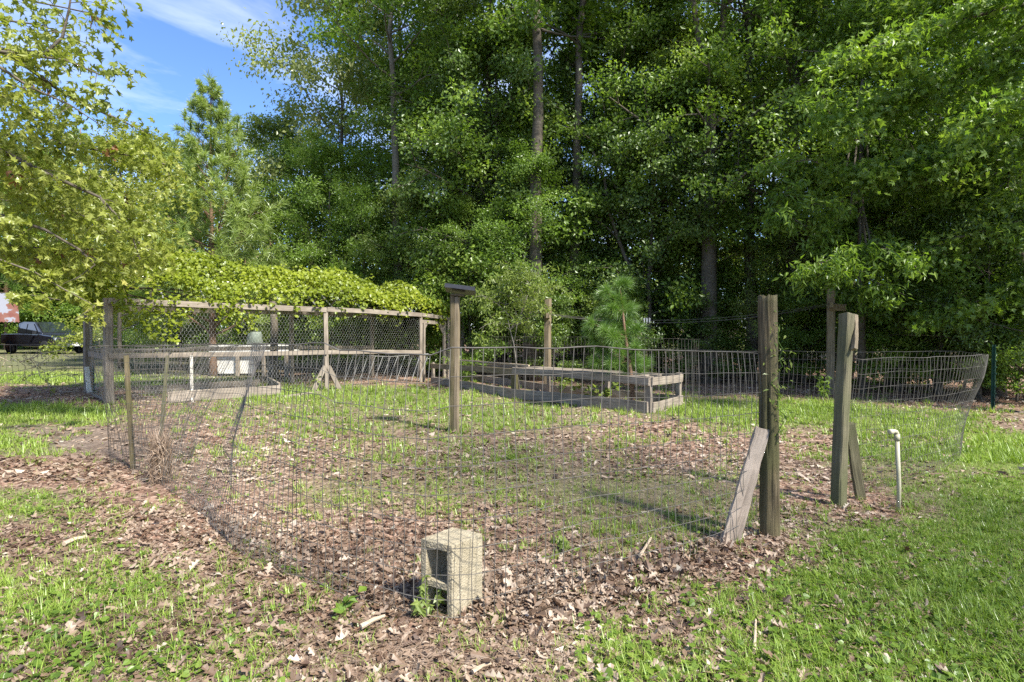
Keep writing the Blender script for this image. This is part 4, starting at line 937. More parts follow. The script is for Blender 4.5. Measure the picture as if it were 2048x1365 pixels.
# front run: curl by the left stake -> block -> round post
path = FENCE_G[:]; path = [gp(268,935), gp(300,952), gp(345,985), gp(400,1035), gp(480,1110), gp(600,1180), gp(740,1228), gp(905,1262), gp(1050,1235), gp(1200,1185), gp(1350,1135), gp(1460,1095), gp(1522,1068)]
def leanF(t):
    k = max(0, 1 - t / .40); return Vector((-.15 * k * (1 - t / .12) if t < .12 else .28 * math.sin(min(1, (t-.12) / .28) * 3.14) , .42 * max(0, math.sin(min(1, t / .55) * 3.14)), 0)) + Vector((0, .25 * (1-t) , 0))
def sagF(t): return .05 * math.sin(t * 3.1) - (.03 if .55 < t < .65 else 0)
fo, fpt, ftot = wire_run('wire_fence', path, 1.30, .062, ROWS, .0023, 'wire', 'bent welded wire fence running across the foreground from the left stake to the round post', leanF, sag=sagF, seed=2, wob=.012)
# rolled loose end round the stakes on the left
cst = gp(300, 925); cst.z = 0
spath = [cst + Vector((math.cos(a) * (.20 + .010 * k), math.sin(a) * (.26 + .012 * k), 0)) for k, a in ((k, -2.3 - k * .55) for k in range(22))]
def leanS(t): 
    a = -2.3 - t * 21 * .55; return Vector((math.cos(a) * .42 + .12, math.sin(a) * .30, 0))
wire_run('wire_roll', spath, 1.28, .055, ROWS, .0019, 'wire', 'loosely rolled end of wire mesh flaring open around the thin left stakes', leanS, cat='wire roll', seed=5, wob=.02)
for (px0, py0, px1, py1, r_, mt, lab) in ((268, 936, 252, 712, .021, 'wood_moss', 'thin leaning wooden stake at the left end of the wire fence'), (318, 915, 335, 712, .017, 'wood_green', 'second thin stake, inside the rolled wire on the left')):
    q = gp(px0, py0); board('stake', Vector((q.x, q.y, -.1)), at(px1, py1, q.y + .15), r_*2, r_*1.7, mt, up=(0,1,0), rough=.005, n=8); o = [o for o in scene.objects if o.name.startswith('stake')][-1]; tag(o, lab, 'stake')

# right enclosure, curving from the gate post round and back
path2 = [gp(1698, 985), gp(1760, 975), gp(1830, 955), gp(1890, 935), gp(1912, 912), gp(1902, 888), gp(1850, 872), gp(1740, 862), gp(1620, 850), gp(1480, 838), gp(1372, 826)]
path2[4].x += .05
wire_run('wire_fence', path2, 1.28, .062, ROWS, .0017, 'wire', 'welded wire fence curving from the gate post round the right side of the plot', lambda t: Vector((.28 * math.exp(-((t-.42)/.2)**2), -.05, 0)), sag=lambda t: -.04 - .12 * t, seed=8, wob=.010)
# far fence beyond the cold frame
path3 = [gp(930, 762), gp(1000, 765), gp(1100, 772), gp(1210, 782), gp(1330, 796), gp(1400, 808)]
path3[0] = Vector((-1.4, 17.2, 0)); 
wire_run('wire_fence', path3, 1.2, .10, [0,.2,.4,.6,.8,1.0,1.2], .0021, 'wire', 'wire fence behind the cold frame reaching back to the corner of the pen', sag=lambda t: .05, seed=9, wob=.012)
# left boundary fence
PB = Vector((-9.5, 12.6, 0))
path4 = [PB, Vector((-11.0, 12.75, 0)), Vector((-12.6, 12.9, 0)), Vector((-15, 13.1, 0))]
wire_run('wire_fence', path4, 1.12, .16, [.05,.25,.45,.65,.88,1.12], .0030, 'wire', 'low wire fence crossing the lawn left of the pen', seed=10, wob=.012)

# ---- bird pen with chicken wire
A_, M_, R_, E_ = Vector((-7.8,11.0,0)), Vector((-4.43,13.5,0)), Vector((-2.52,15.6,0)), Vector((-1.52,17.3,0)); B_ = Vector((-9.5,12.75,0))
hA, hM, hR, hE = 2.03, 1.95, 1.87, 1.76
nb = Vector((-.62,.78,0)); CM, CR, CE = M_ + nb*2.5, R_ + Vector((-.72,.69,0))*2.4, E_ + Vector((-.8,.6,0))*2.4
pen = empty('wire_pen', A_, 'long timber framed chicken wire pen under the grapevine', 'pen')
def up(p, z): return Vector((p.x, p.y, z))
posts = [(A_, hA+.03, .14, None), (B_, 1.98, .15, None), (E_, hE + .05, .10, None), (CM, 1.95, .10, None), (CR, 1.9, .10, None), (CE, 1.85, .10, None)]
for p, h, w, lb in posts: board('post', up(p, -.1), up(p, h), w, w*.9, 'wood_grey', pen, up=(.6,.8,0), rough=.006, n=8)
board('post', up(A_ + Vector((-.10,.10,0)), -.1), up(A_ + Vector((-.08,.12,0)), hA - .1), .09, .05, 'wood_green', pen, up=(.6,.8,0), label='thin dark board behind the corner post')
board('post', up(B_ + Vector((.12,-.14,0)), -.05), up(B_ + Vector((.04,-.10,0)), .62), .09, .03, 'white', pen, up=(.6,.8,0), label='short whitish board at the foot of the left post')
fn = Vector((.6,-.8,0))
board('post', up(M_ + fn*.05, .0), up(M_ + fn*.05, hM), .10, .05, 'wood_grey', pen, up=(.8,.6,0), rough=.005, n=8)
d_ = Vector((.8,.62,0)).normalized()
board('foot_brace', up(M_ + fn*.08 - d_*.34, -.03), up(M_ + fn*.08 - d_*.03, .58), .11, .03, 'wood_grey', pen, up=(.8,.6,0), rough=.006)
board('foot_brace', up(M_ + fn*.08 + d_*.34, -.03), up(M_ + fn*.08 + d_*.03, .58), .11, .03, 'wood_grey', pen, up=(.8,.6,0), rough=.006)
def rail(name, a, ha, b, hb, w=.10, th=.045, off=Vector((0,0,0)), mat='wood_grey'): return board(name, up(a + off, ha), up(b + off, hb), w, th, mat, pen, rough=.006, n=10)
rail('top_rail', A_, hA-.03, M_, hM-.03, .12, off=fn*.075); rail('top_rail', M_ + d_*.02, hM-.03, R_, hR-.03, .11, off=fn*.075); rail('top_rail', R_ + d_*.02, hR-.03, E_, hE-.03, .10, off=fn*.06)
rail('middle_rail', A_, .955, M_, .90, .10, off=fn*.09); rail('middle_rail', M_ + d_*.03, .90, R_, .83, .10, off=fn*.06)
rail('middle_rail', A_ + Vector((-.05,.05,0)), .93, B_, .90, .12); rail('bottom_rail', A_, .03, B_, .03, .08)
rail('back_rail', B_, 1.93, CM, 1.90, .12); rail('back_rail', CM, 1.90, CR, 1.85, .12); rail('back_rail', CR, 1.85, CE, 1.8, .12); rail('back_rail', CM, .95, CR, .90, .10); rail('back_rail', B_, .95, CM, .95, .10); rail('end_rail', E_, 1.7, CE, 1.75, .10)
# door frame at R
hd = 1.62
board('door_jamb', up(R_ + fn*.03, -.05), up(R_ + fn*.03, hR-.05), .09, .06, 'wood_grey', pen, up=(.6,.8,0)); R2 = R_.lerp(E_, .55)
board('door_jamb', up(R_ + d_*.12 + fn*.0, -.05), up(R_ + d_*.12, hd), .07, .05, 'wood_grey', pen, up=(.6,.8,0)); 
board('door_jamb', up(R2, -.05), up(R2, hE+.05), .10, .06, 'wood_grey', pen, up=(.6,.8,0)); board('door_jamb', up(R2 + d_*.14, -.05), up(R2 + d_*.14, hE), .08, .05, 'wood_grey', pen, up=(.6,.8,0))
board('door_header', up(R_, hd+.03), up(R2, hd), .10, .045, 'wood_grey', pen)
for (q, sg) in ((R_, 1), (R2, -1)):
    dd = (R2 - R_).normalized(); m_ = MB(); m_.poly([up(q + dd*sg*.06, hd-.04), up(q + dd*sg*.30, hd-.04), up(q + dd*sg*.06, hd-.34)], fn*.03); m_.build('corner_gusset', M['wood_grey'], pen)
# rafters
pk = []
for t_ in (.04, .22, .4, .58, .76, .94): pk.append((A_.lerp(M_, t_), hA-.02))
for t_ in (.08, .36, .62, .90): pk.append((M_.lerp(R_, t_), hM-.06))
for t_ in (.3, .8): pk.append((R_.lerp(E_, t_), hR-.08))
for q, h in pk:
    mb = MB(); mb.tube([up(q + fn*.05, h+.03), up(q + nb*1.25, h+.62), up(q + nb*2.45, h+.05)], .016, 6); mb.build('rafter', M['rafter'], pen)
mb = MB(); mb.tube([up(A_ + nb*1.25, hA+.58), up(M_ + nb*1.25, hM+.56), up(R_ + nb*1.25, hR+.50), up(E_ + nb*1.1, hE+.44)], .02, 6); mb.build('ridge_pole', M['rafter'], pen)
# hexagonal netting: one panel mesh, copied along the walls
def hex_mesh(L_, H_, s=.062, r=.0019):
    mb = MB(); w = s * math.sqrt(3); ni = int(L_ / w) + 1; nj = int(H_ / (1.5 * s)) + 1
    for j in range(nj):
        x0 = (j % 2) * w / 2; z = j * 1.5 * s
        for i in range(ni):
            x = x0 + i * w
            c = [Vector((x, 0, z + s*.5)), Vector((x, 0, z + 1.5*s*.98)), Vector((x - w/2, 0, z)), Vector((x + w/2, 0, z))]
            if x > L_ or z > H_: continue
            for v in c: v.y = noise.noise(v * 2.2) * .03
            mb.tube([c[2], c[0], c[3]], r, 3, cap=False)
            if z + 1.5*s <= H_: mb.tube([c[0], c[1]], r * 1.2, 3, cap=False)
    me = mb.mesh('wire_netting'); me.materials.append(M['wire_hex']); return me
HEX = hex_mesh(1.4, 1.88, .040, .0010)
def net_wall(a, b, h):
    d = b - a; L_ = d.length; d.normalize(); n = max(1, round(L_ / 1.4)); sx = L_ / (n * 1.4); az = math.atan2(d.y, d.x)
    for k in range(n):
        o = bpy.data.objects.new('wire_netting', HEX); COL.objects.link(o); o.location = up(a + d * (k * L_ / n), .04); o.rotation_euler = (0, 0, az); o.scale = (sx, 1, h / 1.88); adopt(o, pen); o['kind'] = 'stuff'
net_wall(A_ + fn*.02, M_ + fn*.02, hA-.08); net_wall(M_ + fn*.02, R_ + fn*.02, hM-.12); net_wall(B_, A_, 1.88); net_wall(B_, CM, 1.88); net_wall(CM, CR, 1.86); net_wall(R2, E_, 1.6); net_wall(E_, CE, 1.7)

# leaning scrap of wire panel seen through the pen
random.seed(3); mb = MB(); a = gp(690, 765); b = gp(838, 766); a.z = b.z = 0; 
for k in range(11):
    q = a.lerp(b, k / 10.0); mb.tube([up(q, .06), up(q + Vector((.22,.05,0)), .72 + .03*math.sin(k))], .009, 4)
mb.tube([up(a + Vector((.2,.05,0)), .74), up(a.lerp(b,.5) + Vector((.2,.05,0)), .70), up(b + Vector((.25,.05,0)), .78)], .008, 4)
mb.build('slanted_wires', M['wire_hex'], pen)['kind'] = 'stuff'
# low plank bed inside the pen
e = empty('plank_bed', up(gp(430,785), 0), 'low grey plank bed edge on the ground inside the pen', 'garden bed')
def gb(px, py, z): q = gp(px, py); return up(q, z)
board('board', gb(335,806,.09), gb(560,790,.12), .22, .05, 'wood_grey', e, rough=.01); board('board', gb(560,789,.12), gb(538,772,.12), .22, .05, 'wood_grey', e, rough=.01)
board('board', gb(290,790,.09), gb(520,773,.10), .18, .05, 'wood_grey', e, rough=.01); board('board', gb(560,796,.02), gb(640,788,.02), .05, .12, 'wood_grey', e, rough=.008)
board('stake', gb(383,803,-.05), at(383,712,gp(383,800).y), .055, .05, 'wood_pale', None, up=(.6,.8,0)); o = [o for o in scene.objects if o.name.startswith('stake')][-1]; tag(o, 'peeling white stake standing in the left half of the pen', 'stake')

# ---- timber cold frame / raised bed on the right
N1, N2, N3, N4 = gp(1297,829), gp(1357,812), gp(1030,797), Vector((-2.15,15.5,0))
for q in (N1,N2,N3): q.z = 0
off = (N2 - N1); K3 = N3 + off * .95; K4 = N4 + off * .95; hN = .63
bed = empty('cold_frame', N1, 'long weathered timber frame bed with posts and open top rails', 'garden bed')
for p, h, w in ((N1,hN+.01,.11),(N2,hN,.10),(N3,hN+.02,.16),(K3,hN-.1,.10),(N4,.55,.09),(K4,.5,.09),(N1.lerp(N3,.5)+off*.95,hN-.1,.09)):
    board('post', up(p, -.08), up(p, h), w, .07, 'wood_grey' if p is not N3 else 'wood_moss', bed, up=(.7,-.7,0), rough=.006)
fd = Vector((-.7,-.7,0)); 
def br(name, a, ha, b, hb, w, th, mat='wood_grey', o_=Vector((0,0,0)), upv=(0,0,1)): return board(name, up(a + o_, ha), up(b + o_, hb), w, th, mat, bed, up=upv, rough=.009, n=10)
ddn = (N3 - N1).normalized(); ex = off.normalized()
br('top_rail', N1 - ddn*.05, hN-.06, N3, hN-.04, .13, .04, o_=fd*.07); br('top_rail', N3, hN-.08, N4, .46, .13, .04, 'wood_post', o_=fd*.07)
br('top_rail', N2, hN-.08, K3, hN-.12, .11, .04); br('top_rail', K3, hN-.12, K4, .42, .10, .04)
br('end_rail', N1 + fd*.02, hN-.07, N2, hN-.08, .14, .04, 'wood_grey', Vector((.05,-.05,0)))
br('bottom_board', N1 - ddn*.02, .12, N3, .10, .20, .045, o_=fd*.06); br('bottom_board', N3, .09, N4, .06, .20, .045, o_=fd*.06)
br('bottom_board', N2, .10, K3, .10, .18, .045); br('bottom_board', K3, .10, K4, .06, .18, .045); br('bottom_board', N1, .12, N2, .12, .18, .045, o_=Vector((.05,-.05,0)))
# grey planks lying along the top
for k, (w0, t0, t1) in enumerate(((.10,.0,1.0),(.27,.05,.98),(.44,.0,.9),(.60,.15,1.0))):
    br('top_plank', N1.lerp(N3, t0) + ex*(w0*1.05), hN+.005 + .004*k, N1.lerp(N3, t1) + ex*(w0*1.05), hN-.0, .15, .022, upv=(ex.x, ex.y, 0))
br('loose_pole', N4 + ex*.6, .58, N3 + ex*.5, hN+.05, .035, .035, 'stick')

# ---- green stakes
def tpost(px, py0, py1, D, mat, label, w=.05):
    b = at(px, py0, D); mb = MB(); b.z = -.05; t = at(px + 1, py1, D); mb.box((b + t) / 2, (w, .012, t.z - b.z)); mb.box((b + t) / 2 + Vector((0, -.025, 0)), (.012, .038, t.z - b.z))
    for k in range(8): mb.box(Vector((b.x, b.y - .052, .15 + k * (t.z-.2) / 8)), (.022, .014, .018))
    o = mb.build('metal_stake', M[mat]); org = Vector((b.x, b.y, 0)); local(o, org); o.location = org; return tag(o, label, 'stake')
tpost(1986, 812, 690, 10.6, 'greenmetal', 'dark green steel fence stake at the shady wood edge on the right', .07); tpost(185, 785, 695, 12.9, 'bluemetal', 'blue green steel stake between the two left pen posts', .07)

# ---- grapevine over the pen
random.seed(71); g_ = np.random.default_rng(71)
def along(t):
    seg = [(A_ + (A_ - M_) * .32, hA), (A_, hA), (M_, hM), (R_, hR), (E_, hE)]; T_ = [0, .17, .55, .86, 1.0]
    for i in range(4):
        if t <= T_[i+1] or i == 3:
            f = (t - T_[i]) / (T_[i+1] - T_[i]); return seg[i][0].lerp(seg[i+1][0], f), seg[i][1] + (seg[i+1][1] - seg[i][1]) * f
vine = empty('grapevine', up(CM.lerp(M_, .4), 0), 'sprawling yellow green grapevine mounded over the roof of the pen', 'grapevine')
n = 26000; Pl = np.zeros((n, 3)); 
for i in range(n):
    t_ = g_.random(); q, h = along(t_); v = g_.random() ** .8; top = .60 * math.sin(math.pi * min(1, v * .62 + .03))
    bump = .36 * (vnoise([t_ * 14], [v * 3], 1)[0] - .25) + .18 * (vnoise([t_ * 45], [v * 8], 1)[0] - .5)
    amp = (1.12 + .6 * (1 - t_)**1.5) * min(1, (1.05 - t_) * 9)
    z = h + .10 + (top + bump) * amp - abs(g_.normal()) * .13
    p = q + nb * (v * 2.7 - .12) + Vector((g_.normal() * .05, g_.normal() * .05, 0)); Pl[i] = (p.x, p.y, z)
# strands hanging down in front
hang = []
def strand(px, Dd, z0, L_, k):
    x = (px - CX) / F * Dd; pts = [Vector((x, Dd, z0))]
    for j in range(8): pts.append(pts[-1] + Vector((random.gauss(0,.03), random.gauss(0,.03), -L_/8)))
    for _ in range(k): u_ = random.random()**1.3; j = min(int(u_*8), 7); hang.append(tuple(pts[j].lerp(pts[j+1], u_*8 - j) + rv(.07)))
    return pts
mbv = MB()
for (px, L_, k) in [(238,.35,60),(262,.5,60),(300,.6,80),(322,.85,110),(338,1.0,100),(352,.6,60),(372,.35,60),(400,.3,60),(430,.35,70),(455,.55,90),(470,.5,80),(500,.7,60),(515,.5,40),(545,.3,30),(590,.25,30),(640,.25,30),(690,.25,30),(720,.2,30),(770,.3,40),(800,.35,50),(850,.3,50),(875,.5,60),(888,.3,50)]:
    u_ = px; Yd = 11.0 + (px - 217) / (655 - 217) * 2.45 if px < 655 else 13.45 + (px - 655) / (925-655) * 3.6
    mbv.tube(strand(px, Yd - .12, 2.08 if px < 655 else 1.98, L_, k), .004, 3, cap=False)
# mass drooping past the left corner
for _ in range(2600):
    px = random.uniform(85, 250); Yd = random.uniform(11.0, 12.6); py = 505 + 100 * random.random() ** .9 + (15 if px > 200 else 0) - (250 - px) * .02
    if px < 120 and py > 600 - (120-px) * 1.2: continue
    hang.append(tuple(at(px, py, Yd) + rv(.05)))
for _ in range(90):      # shoots reaching up and out of the mound
    t_ = random.random(); q, h = along(t_); v = random.uniform(.05, .9); amp = 1.12 + .6 * (1 - t_)**1.5
    p = up(q + nb * (v * 2.7 - .12), h + .12 + .6 * math.sin(math.pi * min(1, v * .62 + .03)) * amp); pts = [p]; d = Vector((random.gauss(0,.5), random.gauss(-.2,.5), random.uniform(.2,1))).normalized()
    for j in range(6): d = (d + rv(.25) + Vector((0,0,-.12))).normalized(); pts.append(pts[-1] + d * random.uniform(.05,.10))
    mbv.tube(pts, .003, 3, cap=False)
    for a_ in pts:
        for _k in range(2): hang.append(tuple(a_ + rv(.03)))
Pl = np.concatenate([Pl, np.array(hang)]); n = len(Pl)
nrm = np.array([[.25, -.45, .75]]) + g_.normal(size=(n,3)) * .55; fwd = g_.normal(size=(n,3)) * .6 + np.array([[0,-.3,-.6]])
cl = vnoise(Pl[:,0], Pl[:,1], 1.3)
o = link('foliage', leaves('foliage', Pl, .045 + .04 * g_.random(n), nrm, fwd, 'heart', np.clip(.6 * g_.random(n) + .4 * cl, 0, 1)), M['leaf_vine'], vine)
for k in range(16):
    t_ = random.random(); q, h = along(t_); pts = [up(q + nb*random.uniform(.4,2.2), h + random.uniform(.1,.45))]
    for j in range(6): pts.append(pts[-1] + Vector((random.gauss(.25,.2), random.gauss(.15,.2), random.gauss(0,.09))))
    mbv.tube(pts, [.02 - .002*j for j in range(7)], 4, cap=False)
mbv.build('stems', M['bark'], vine)
mb = MB(); q = at(547, 755, 16.6); q.z = -.05
mb.tube([q, q + Vector((.0,0,.25)), q + Vector((.02,0,.7)), q + Vector((.04,0,1.6)), q + Vector((.0,0,2.3))], [.24,.15,.11,.10,.10], 10); mb.build('trunk', M['bark'], vine, True)

# ---- white clutter and bucket behind the pen
W0 = Vector((-9.25, 17.9, 0))
e = empty('white_workbench', W0, 'low white painted bench with a light panel under it, behind the pen', 'bench')
mb = MB(); mb.box(up(W0 + Vector((1.2,0,0)), .84), (2.45, 1.0, .20)); mb.build('top', M['white'], e)
for dx in (.05, .8, 1.6, 2.3): board('leg', up(W0 + Vector((dx, -.4, 0)), -.05), up(W0 + Vector((dx, -.4, 0)), .73), .10, .10, 'wood_grey' if dx else 'bark', e)
mb = MB(); mb.box(up(W0 + Vector((.65,-.3,0)), .38), (1.25, .05, .62)); mb.build('panel', M['white'], e)
bk_ = Vector((-8.05, 17.8, .94)); mb = MB(); mb.tube([bk_, bk_ + Vector((0,0,.38)), bk_ + Vector((0,0,.42))], [.24,.20,.19], 16); tag(mb.build('bucket', M['bucket'], None, True), 'upturned grey green bucket on the white bench', 'bucket')

# ---- weathered barn at the left edge
b0 = Vector((-27.75, 30.5, 0)); e = empty('barn', b0, 'old barn with a rusted and grey sheet metal roof at the left edge', 'barn')
Wb = 7.5
for k in range(24):
    x0 = b0.x - Wb + k * .3; board('wall_board', Vector((x0 + .55, 30.5, -.05)), Vector((x0 + .55, 30.5, 1.85)), .04, .285, 'barnwall', e, up=(0,1,0), n=2)
mb = MB(); mb.box((b0.x - Wb/2, 32.6, .9), (Wb - .3, 4.0, 1.8)); mb.build('wall', M['barnwall'], e)
for k in range(9):   # corrugated sheets
    V = []; Fc = []; nx_ = 24; w_ = .9; x0 = b0.x - Wb + .55 + k * .88
    for i in range(nx_+1):
        for (yy, zz) in ((29.75, 1.78), (31.0, 3.35)): V.append((x0 + w_ * i / nx_, yy, zz + .025 * math.sin(i / nx_ * 6.283 * 6) + .006 * (k % 2)))
    for i in range(nx_): Fc.append((2*i, 2*i+2, 2*i+3, 2*i+1))
    me = bpy.data.meshes.new('roof_sheet'); me.from_pydata(V, [], Fc); me.update(); o = link('roof_sheet', me, M['rust'], e); so = o.modifiers.new('s', 'SOLIDIFY'); so.thickness = .01

e.rotation_euler = (0, 0, R(44))
# ---- black pickup truck
def car():
    c = Vector((-26.9, 32.8, 0)); e = empty('pickup_truck', c, 'black pickup truck parked on the far lawn beside the barn', 'truck', rz=R(-24))
    def ch(mb, name, mat, smooth=False):
        o = bpy.data.objects.new(name, mb.mesh(name, smooth)); o.data.materials.append(M[mat]); COL.objects.link(o); o.parent = e; return o
    def loft(secs, name, mat, bev=.05):
        """secs: list of (x, [(y,z)...])"""
        mb = MB(); n = len(secs[0][1])
        for x, pr in secs: mb.v += [(x, y, z) for y, z in pr]
        for i in range(len(secs)-1):
            for k in range(n): a = i*n+k; b = i*n+(k+1) % n; mb.f.append((a, b, b+n, a+n))
        mb.f.append(tuple(range(n))[::-1]); mb.f.append(tuple((len(secs)-1)*n + k for k in range(n)))
        o = ch(mb, name, mat); m = o.modifiers.new('b', 'BEVEL'); m.width = bev; m.segments = 3; m.limit_method = 'ANGLE'; m.angle_limit = R(25); return o
    def pr(w, z0, z1, s=.04): return [(-w, z0), (w, z0), (w, z0+.3), (w - s, z1), (-w + s, z1), (-w, z0+.3)]
    loft([(-2.75, pr(.92,.55,1.12)), (-.9, pr(.95,.42,1.14)), (1.3, pr(.95,.40,1.12)), (2.3, pr(.93,.42,1.04)), (2.72, pr(.86,.50,.93))], 'body', 'carpaint', .06)
    loft([(-1.15, [(-.82,1.13),(.82,1.13),(.72,1.72),(-.72,1.72)]), (-.75, [(-.84,1.13),(.84,1.13),(.68,1.82),(-.68,1.82)]), (.35, [(-.84,1.13),(.84,1.13),(.68,1.80),(-.68,1.80)]), (1.35, [(-.84,1.11),(.84,1.11),(.80,1.15),(-.80,1.15)])], 'cabin', 'carpaint', .04)
    mb = MB(); mb.v = [(1.22,-.74,1.19),(1.22,.74,1.19),(.46,.62,1.75),(.46,-.62,1.75)]; mb.v = [(x+.035, y, z+.035) for x,y,z in mb.v]; mb.f = [(0,1,2,3)]; ch(mb, 'windscreen', 'glass')
    for s in (-1, 1):
        for x0, x1, xa, xb in ((-.95,-.25,-.85,-.25),(-.15,.95,-.15,.35)):
            mb = MB(); mb.v = [(x0, s*.855, 1.18), (x1, s*.855, 1.18), (xb, s*.735, 1.70), (xa, s*.735, 1.70)]; mb.f = [(0,1,2,3)]; ch(mb, 'side_window', 'glass')
        mb = MB(); mb.box((.95, s*1.03, 1.2), (.10,.2,.16)); ch(mb, 'mirror', 'carpaint')
        mb = MB(); mb.box((2.60, s*.70, .86), (.16,.36,.15)); ch(mb, 'headlight', 'lamp')
        for x in (-1.75, 1.75):
            mb = MB(); mb.tube([(x, s*.72, .38), (x, s*.96, .38)], .38, 22); w = ch(mb, 'wheel', 'tyre', False)
            mb = MB(); mb.tube([(x, s*.94, .38), (x, s*.975, .38)], .22, 12); r_ = ch(mb, 'rim', 'chrome'); r_.parent = w
    mb = MB(); mb.box((2.735, 0, .82), (.04, 1.0, .22)); ch(mb, 'grille', 'black')
    for z in (.92, .74): mb = MB(); mb.box((2.765, 0, z), (.03, 1.1, .03)); ch(mb, 'grille_bar', 'chrome')
    mb = MB(); mb.box((2.75, 0, .52), (.10, 1.7, .18)); ch(mb, 'bumper', 'chrome'); mb = MB(); mb.box((2.815, .05, .55), (.02, .36, .17)); ch(mb, 'licence_plate', 'white')
car()

# ---- small things on the ground
def stick(pix, r, label, name='stick', z=.025):
    pts = [gp(a, b) for a, b in pix]; pts = [Vector((p.x, p.y, gz(p.x, p.y) + z)) for p in pts]; mb = MB(); n = len(pts)
    mb.tube(pts, [r * (1 - .35 * i / (n-1)) for i in range(n)], 6, jit=.15); return tag(mb.build(name, M['stick']), label, 'stick')
stick([(722,1280),(748,1267),(770,1260)], .012, 'short pale broken stick lying left of the concrete block', z=.04)
stick([(945,1362),(965,1350),(982,1345)], .010, 'pale stick end poking up at the bottom centre')
stick([(1280,1135),(1290,1115),(1302,1090)], .011, 'pale forked stick standing out of the leaves by the front fence', z=.05)
stick([(1508,1320),(1510,1290),(1511,1255)], .008, 'thin straight stick on the lawn at lower right', z=.03)
stick([(128,1095),(150,1085),(172,1080),(168,1070)], .016, 'weathered grey stick in the leaves at far left')
# weeds
def weed(name, base, n, h, sz, kind, mat, label, cat='plant', seed=0, spread=.12):
    random.seed(seed); gg = np.random.default_rng(seed); e = empty(name, base, label, cat); mb = MB(); P = []; D_ = []
    for k in range(max(2, n // 7)):
        d = Vector((random.gauss(0, spread), random.gauss(0, spread), h * random.uniform(.6, 1))); pts = [base + Vector((0,0,-.01)), base + d * .5 + rv(.01), base + d]; mb.tube(pts, [.004,.003,.0015], 4, cap=False)
        for j in range(7): u_ = .25 + .75 * random.random(); P.append(tuple(base + d * u_ + rv(.02))); D_.append(tuple((rv(1) + Vector((0,0,-.2)))))
    st_ = mb.build('stem' if len(mb.v) < 30 else 'stems', M['leaf_mid'], e); st_['kind'] = 'stuff'; P = np.array(P); m_ = len(P)
    link('foliage', leaves('foliage', P, sz * (.6 + .7 * gg.random(m_)), np.array([[0,-.3,.9]]) + gg.normal(size=(m_,3))*.4, np.array(D_), kind, gg.random(m_)), M[mat], e); return e
weed('ivy', Vector((-.43, 2.82, .0)), 22, .26, .062, 'star', 'leaf_light', 'young ivy with lobed leaves climbing in front of the concrete block', seed=1, spread=.05)
q = gp(680,1245); weed('weed', Vector((q.x,q.y,gz(q.x,q.y))), 9, .10, .075, 'diamond', 'leaf_mid', 'small broad leaved weed in the dead leaves left of the block', seed=2, spread=.03)
q = gp(628,783); weed('weed', Vector((q.x,q.y,0)), 40, .50, .10, 'diamond', 'leaf_light', 'leafy pale green weed left of the splayed pen post', seed=3)
q = gp(1125,800); q.z = 0; weed('weed', q + Vector((0,.5,.1)), 90, .62, .10, 'diamond', 'leaf_light', 'bright green weeds growing in the middle of the cold frame', seed=4, spread=.2)
q = gp(1210,812); weed('weed', Vector((q.x, q.y + .5, 0)), 60, .45, .10, 'heart', 'leaf_light', 'trailing weed with pale leaves in the right half of the cold frame', seed=5, spread=.3)
q = gp(1330,815); weed('weed', Vector((q.x, q.y + .2, 0)), 50, .45, .08, 'long', 'leaf_mid', 'green weed inside the open right end of the cold frame', seed=6, spread=.12)
q = gp(100,795); weed('weed', Vector((q.x,q.y,0)), 22, .5, .06, 'diamond', 'leaf_yell', 'small bare shrub stump with a few leaves on the leaf strip at left', seed=7, spread=.14)
q = gp(1120,1105); weed('weed', Vector((q.x,q.y,0)), 12, .14, .06, 'star', 'leaf_light', 'pale seedling among dead leaves right of the block', seed=8, spread=.05)
q = gp(930,765); weed('weed', Vector((q.x,q.y,0)), 260, .95, .12, 'long', 'leaf_mid', 'tall grassy weeds behind the rails next to the pen corner', seed=9, spread=.5)
q = gp(900,752); weed('weed', Vector((q.x-.4,q.y,0)), 240, .7, .12, 'long', 'leaf_mid', 'dense green weeds filling the corner between pen door and bed', seed=10, spread=.5)
q = gp(1648,800); weed('weed', Vector((q.x,q.y,0)), 90, .6, .12, 'long', 'leaf_mid', 'clump of tall grass at the foot of the far clothesline post', seed=11, spread=.12)
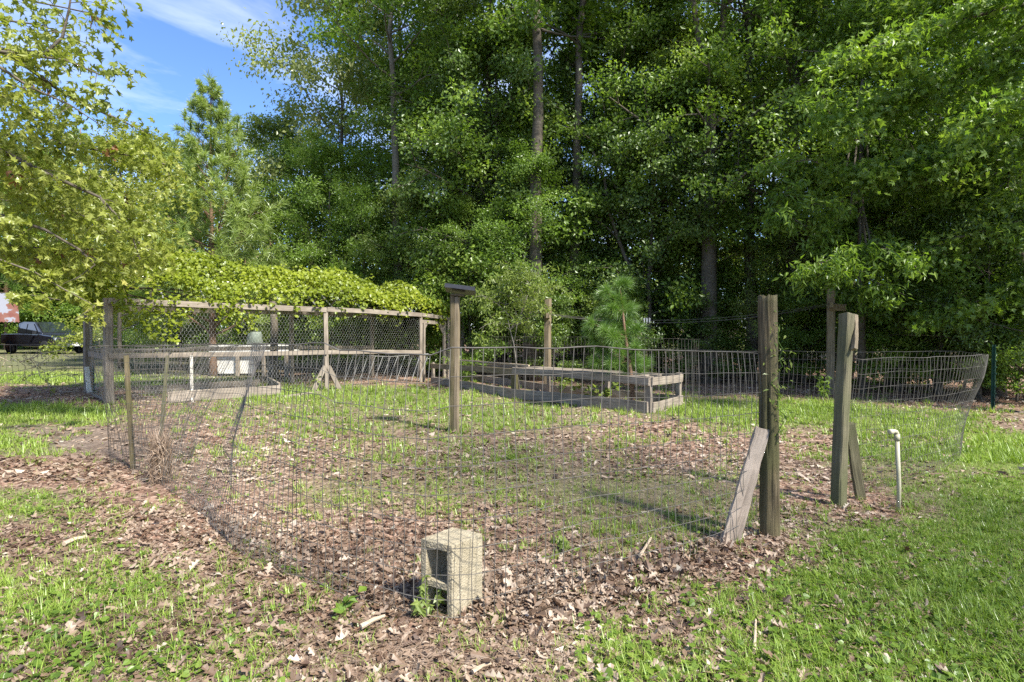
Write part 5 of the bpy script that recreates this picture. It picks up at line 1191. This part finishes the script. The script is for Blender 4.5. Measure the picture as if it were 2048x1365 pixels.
# climber on the round post
gg = np.random.default_rng(12); pts = [Vector((P1.x + .02, D1 - .07, z)) + Vector((gg.normal()*.03, gg.normal()*.015, 0)) for z in np.linspace(.75, 1.52, 14)]
mb = MB(); mb.tube(pts, .003, 4, cap=False); e = empty('climber', pts[0], 'thin green climbing vine twining round the upper half of the round post', 'vine'); mb.build('stem', M['leaf_mid'], e)
P = np.array([tuple(pts[i % 14]) for i in range(95)]) + gg.normal(size=(95,3)) * np.array([[.045,.03,.04]]); P[:,1] = np.minimum(P[:,1], D1 - .06)
link('foliage', leaves('foliage', P, .035 * (.6 + gg.random(95)), np.array([[0,-.6,.7]]) + gg.normal(size=(95,3))*.4, gg.normal(size=(95,3)), 'long', gg.random(95)), M['leaf_light'], e)
# brambles along the left fence
random.seed(15); gg = np.random.default_rng(15); mb = MB(); bp = []
for k in range(26):
    x = random.uniform(-14.5, -10.1); p = Vector((x, 12.8, random.uniform(.0,.9))); pts = [p]
    for j in range(6): p = p + Vector((random.gauss(.05,.18), random.gauss(0,.06), random.gauss(.10 if pts[-1].z < .8 else -.05,.08))); p.z = max(.03, p.z); pts.append(p)
    mb.tube(pts, .007, 4, cap=False); bp += pts
e = empty('bramble', Vector((-12, 12.8, 0)), 'thin brown brambles scrambling along the low wire fence at left', 'bramble'); mb.build('stems', M['stick'], e)
P = np.array([tuple(bp[i]) for i in gg.integers(0, len(bp), 170)]) + gg.normal(size=(170,3)) * .06
link('foliage', leaves('foliage', P, .05 + .05 * gg.random(170), np.array([[0,-.3,.8]]) + gg.normal(size=(170,3))*.5, gg.normal(size=(170,3)), 'diamond', gg.random(170)), M['leaf_yell'], e)
# dry grass tuft caught in the wire on the left
q = gp(322, 965); n = 1500; gg = np.random.default_rng(16); a_ = gg.random(n) * 6.283; rr = .10 * np.sqrt(gg.random(n)); P0 = np.stack([q.x + np.cos(a_)*rr, q.y + np.sin(a_)*rr, 0*a_ + .42 * gg.random(n)], 1)
d = np.stack([gg.normal(0,.12,n), gg.normal(0,.12,n), -.3 + .9*gg.random(n)], 1); d = unit(d) * (.06 + .12 * gg.random((n,1))); s_ = unit(np.cross(d, gg.normal(size=(n,3)))) * .0035
tag(link('dry_grass_tuft', np_mesh('dry_grass_tuft', np.stack([P0 - s_, P0 + s_, P0 + d], 1).reshape(-1,3), [np.arange(n*3).reshape(-1,3)], .5 + .5 * gg.random(n)), M['litter']), 'clump of dry straw coloured grass caught at the foot of the rolled wire', 'grass tuft')
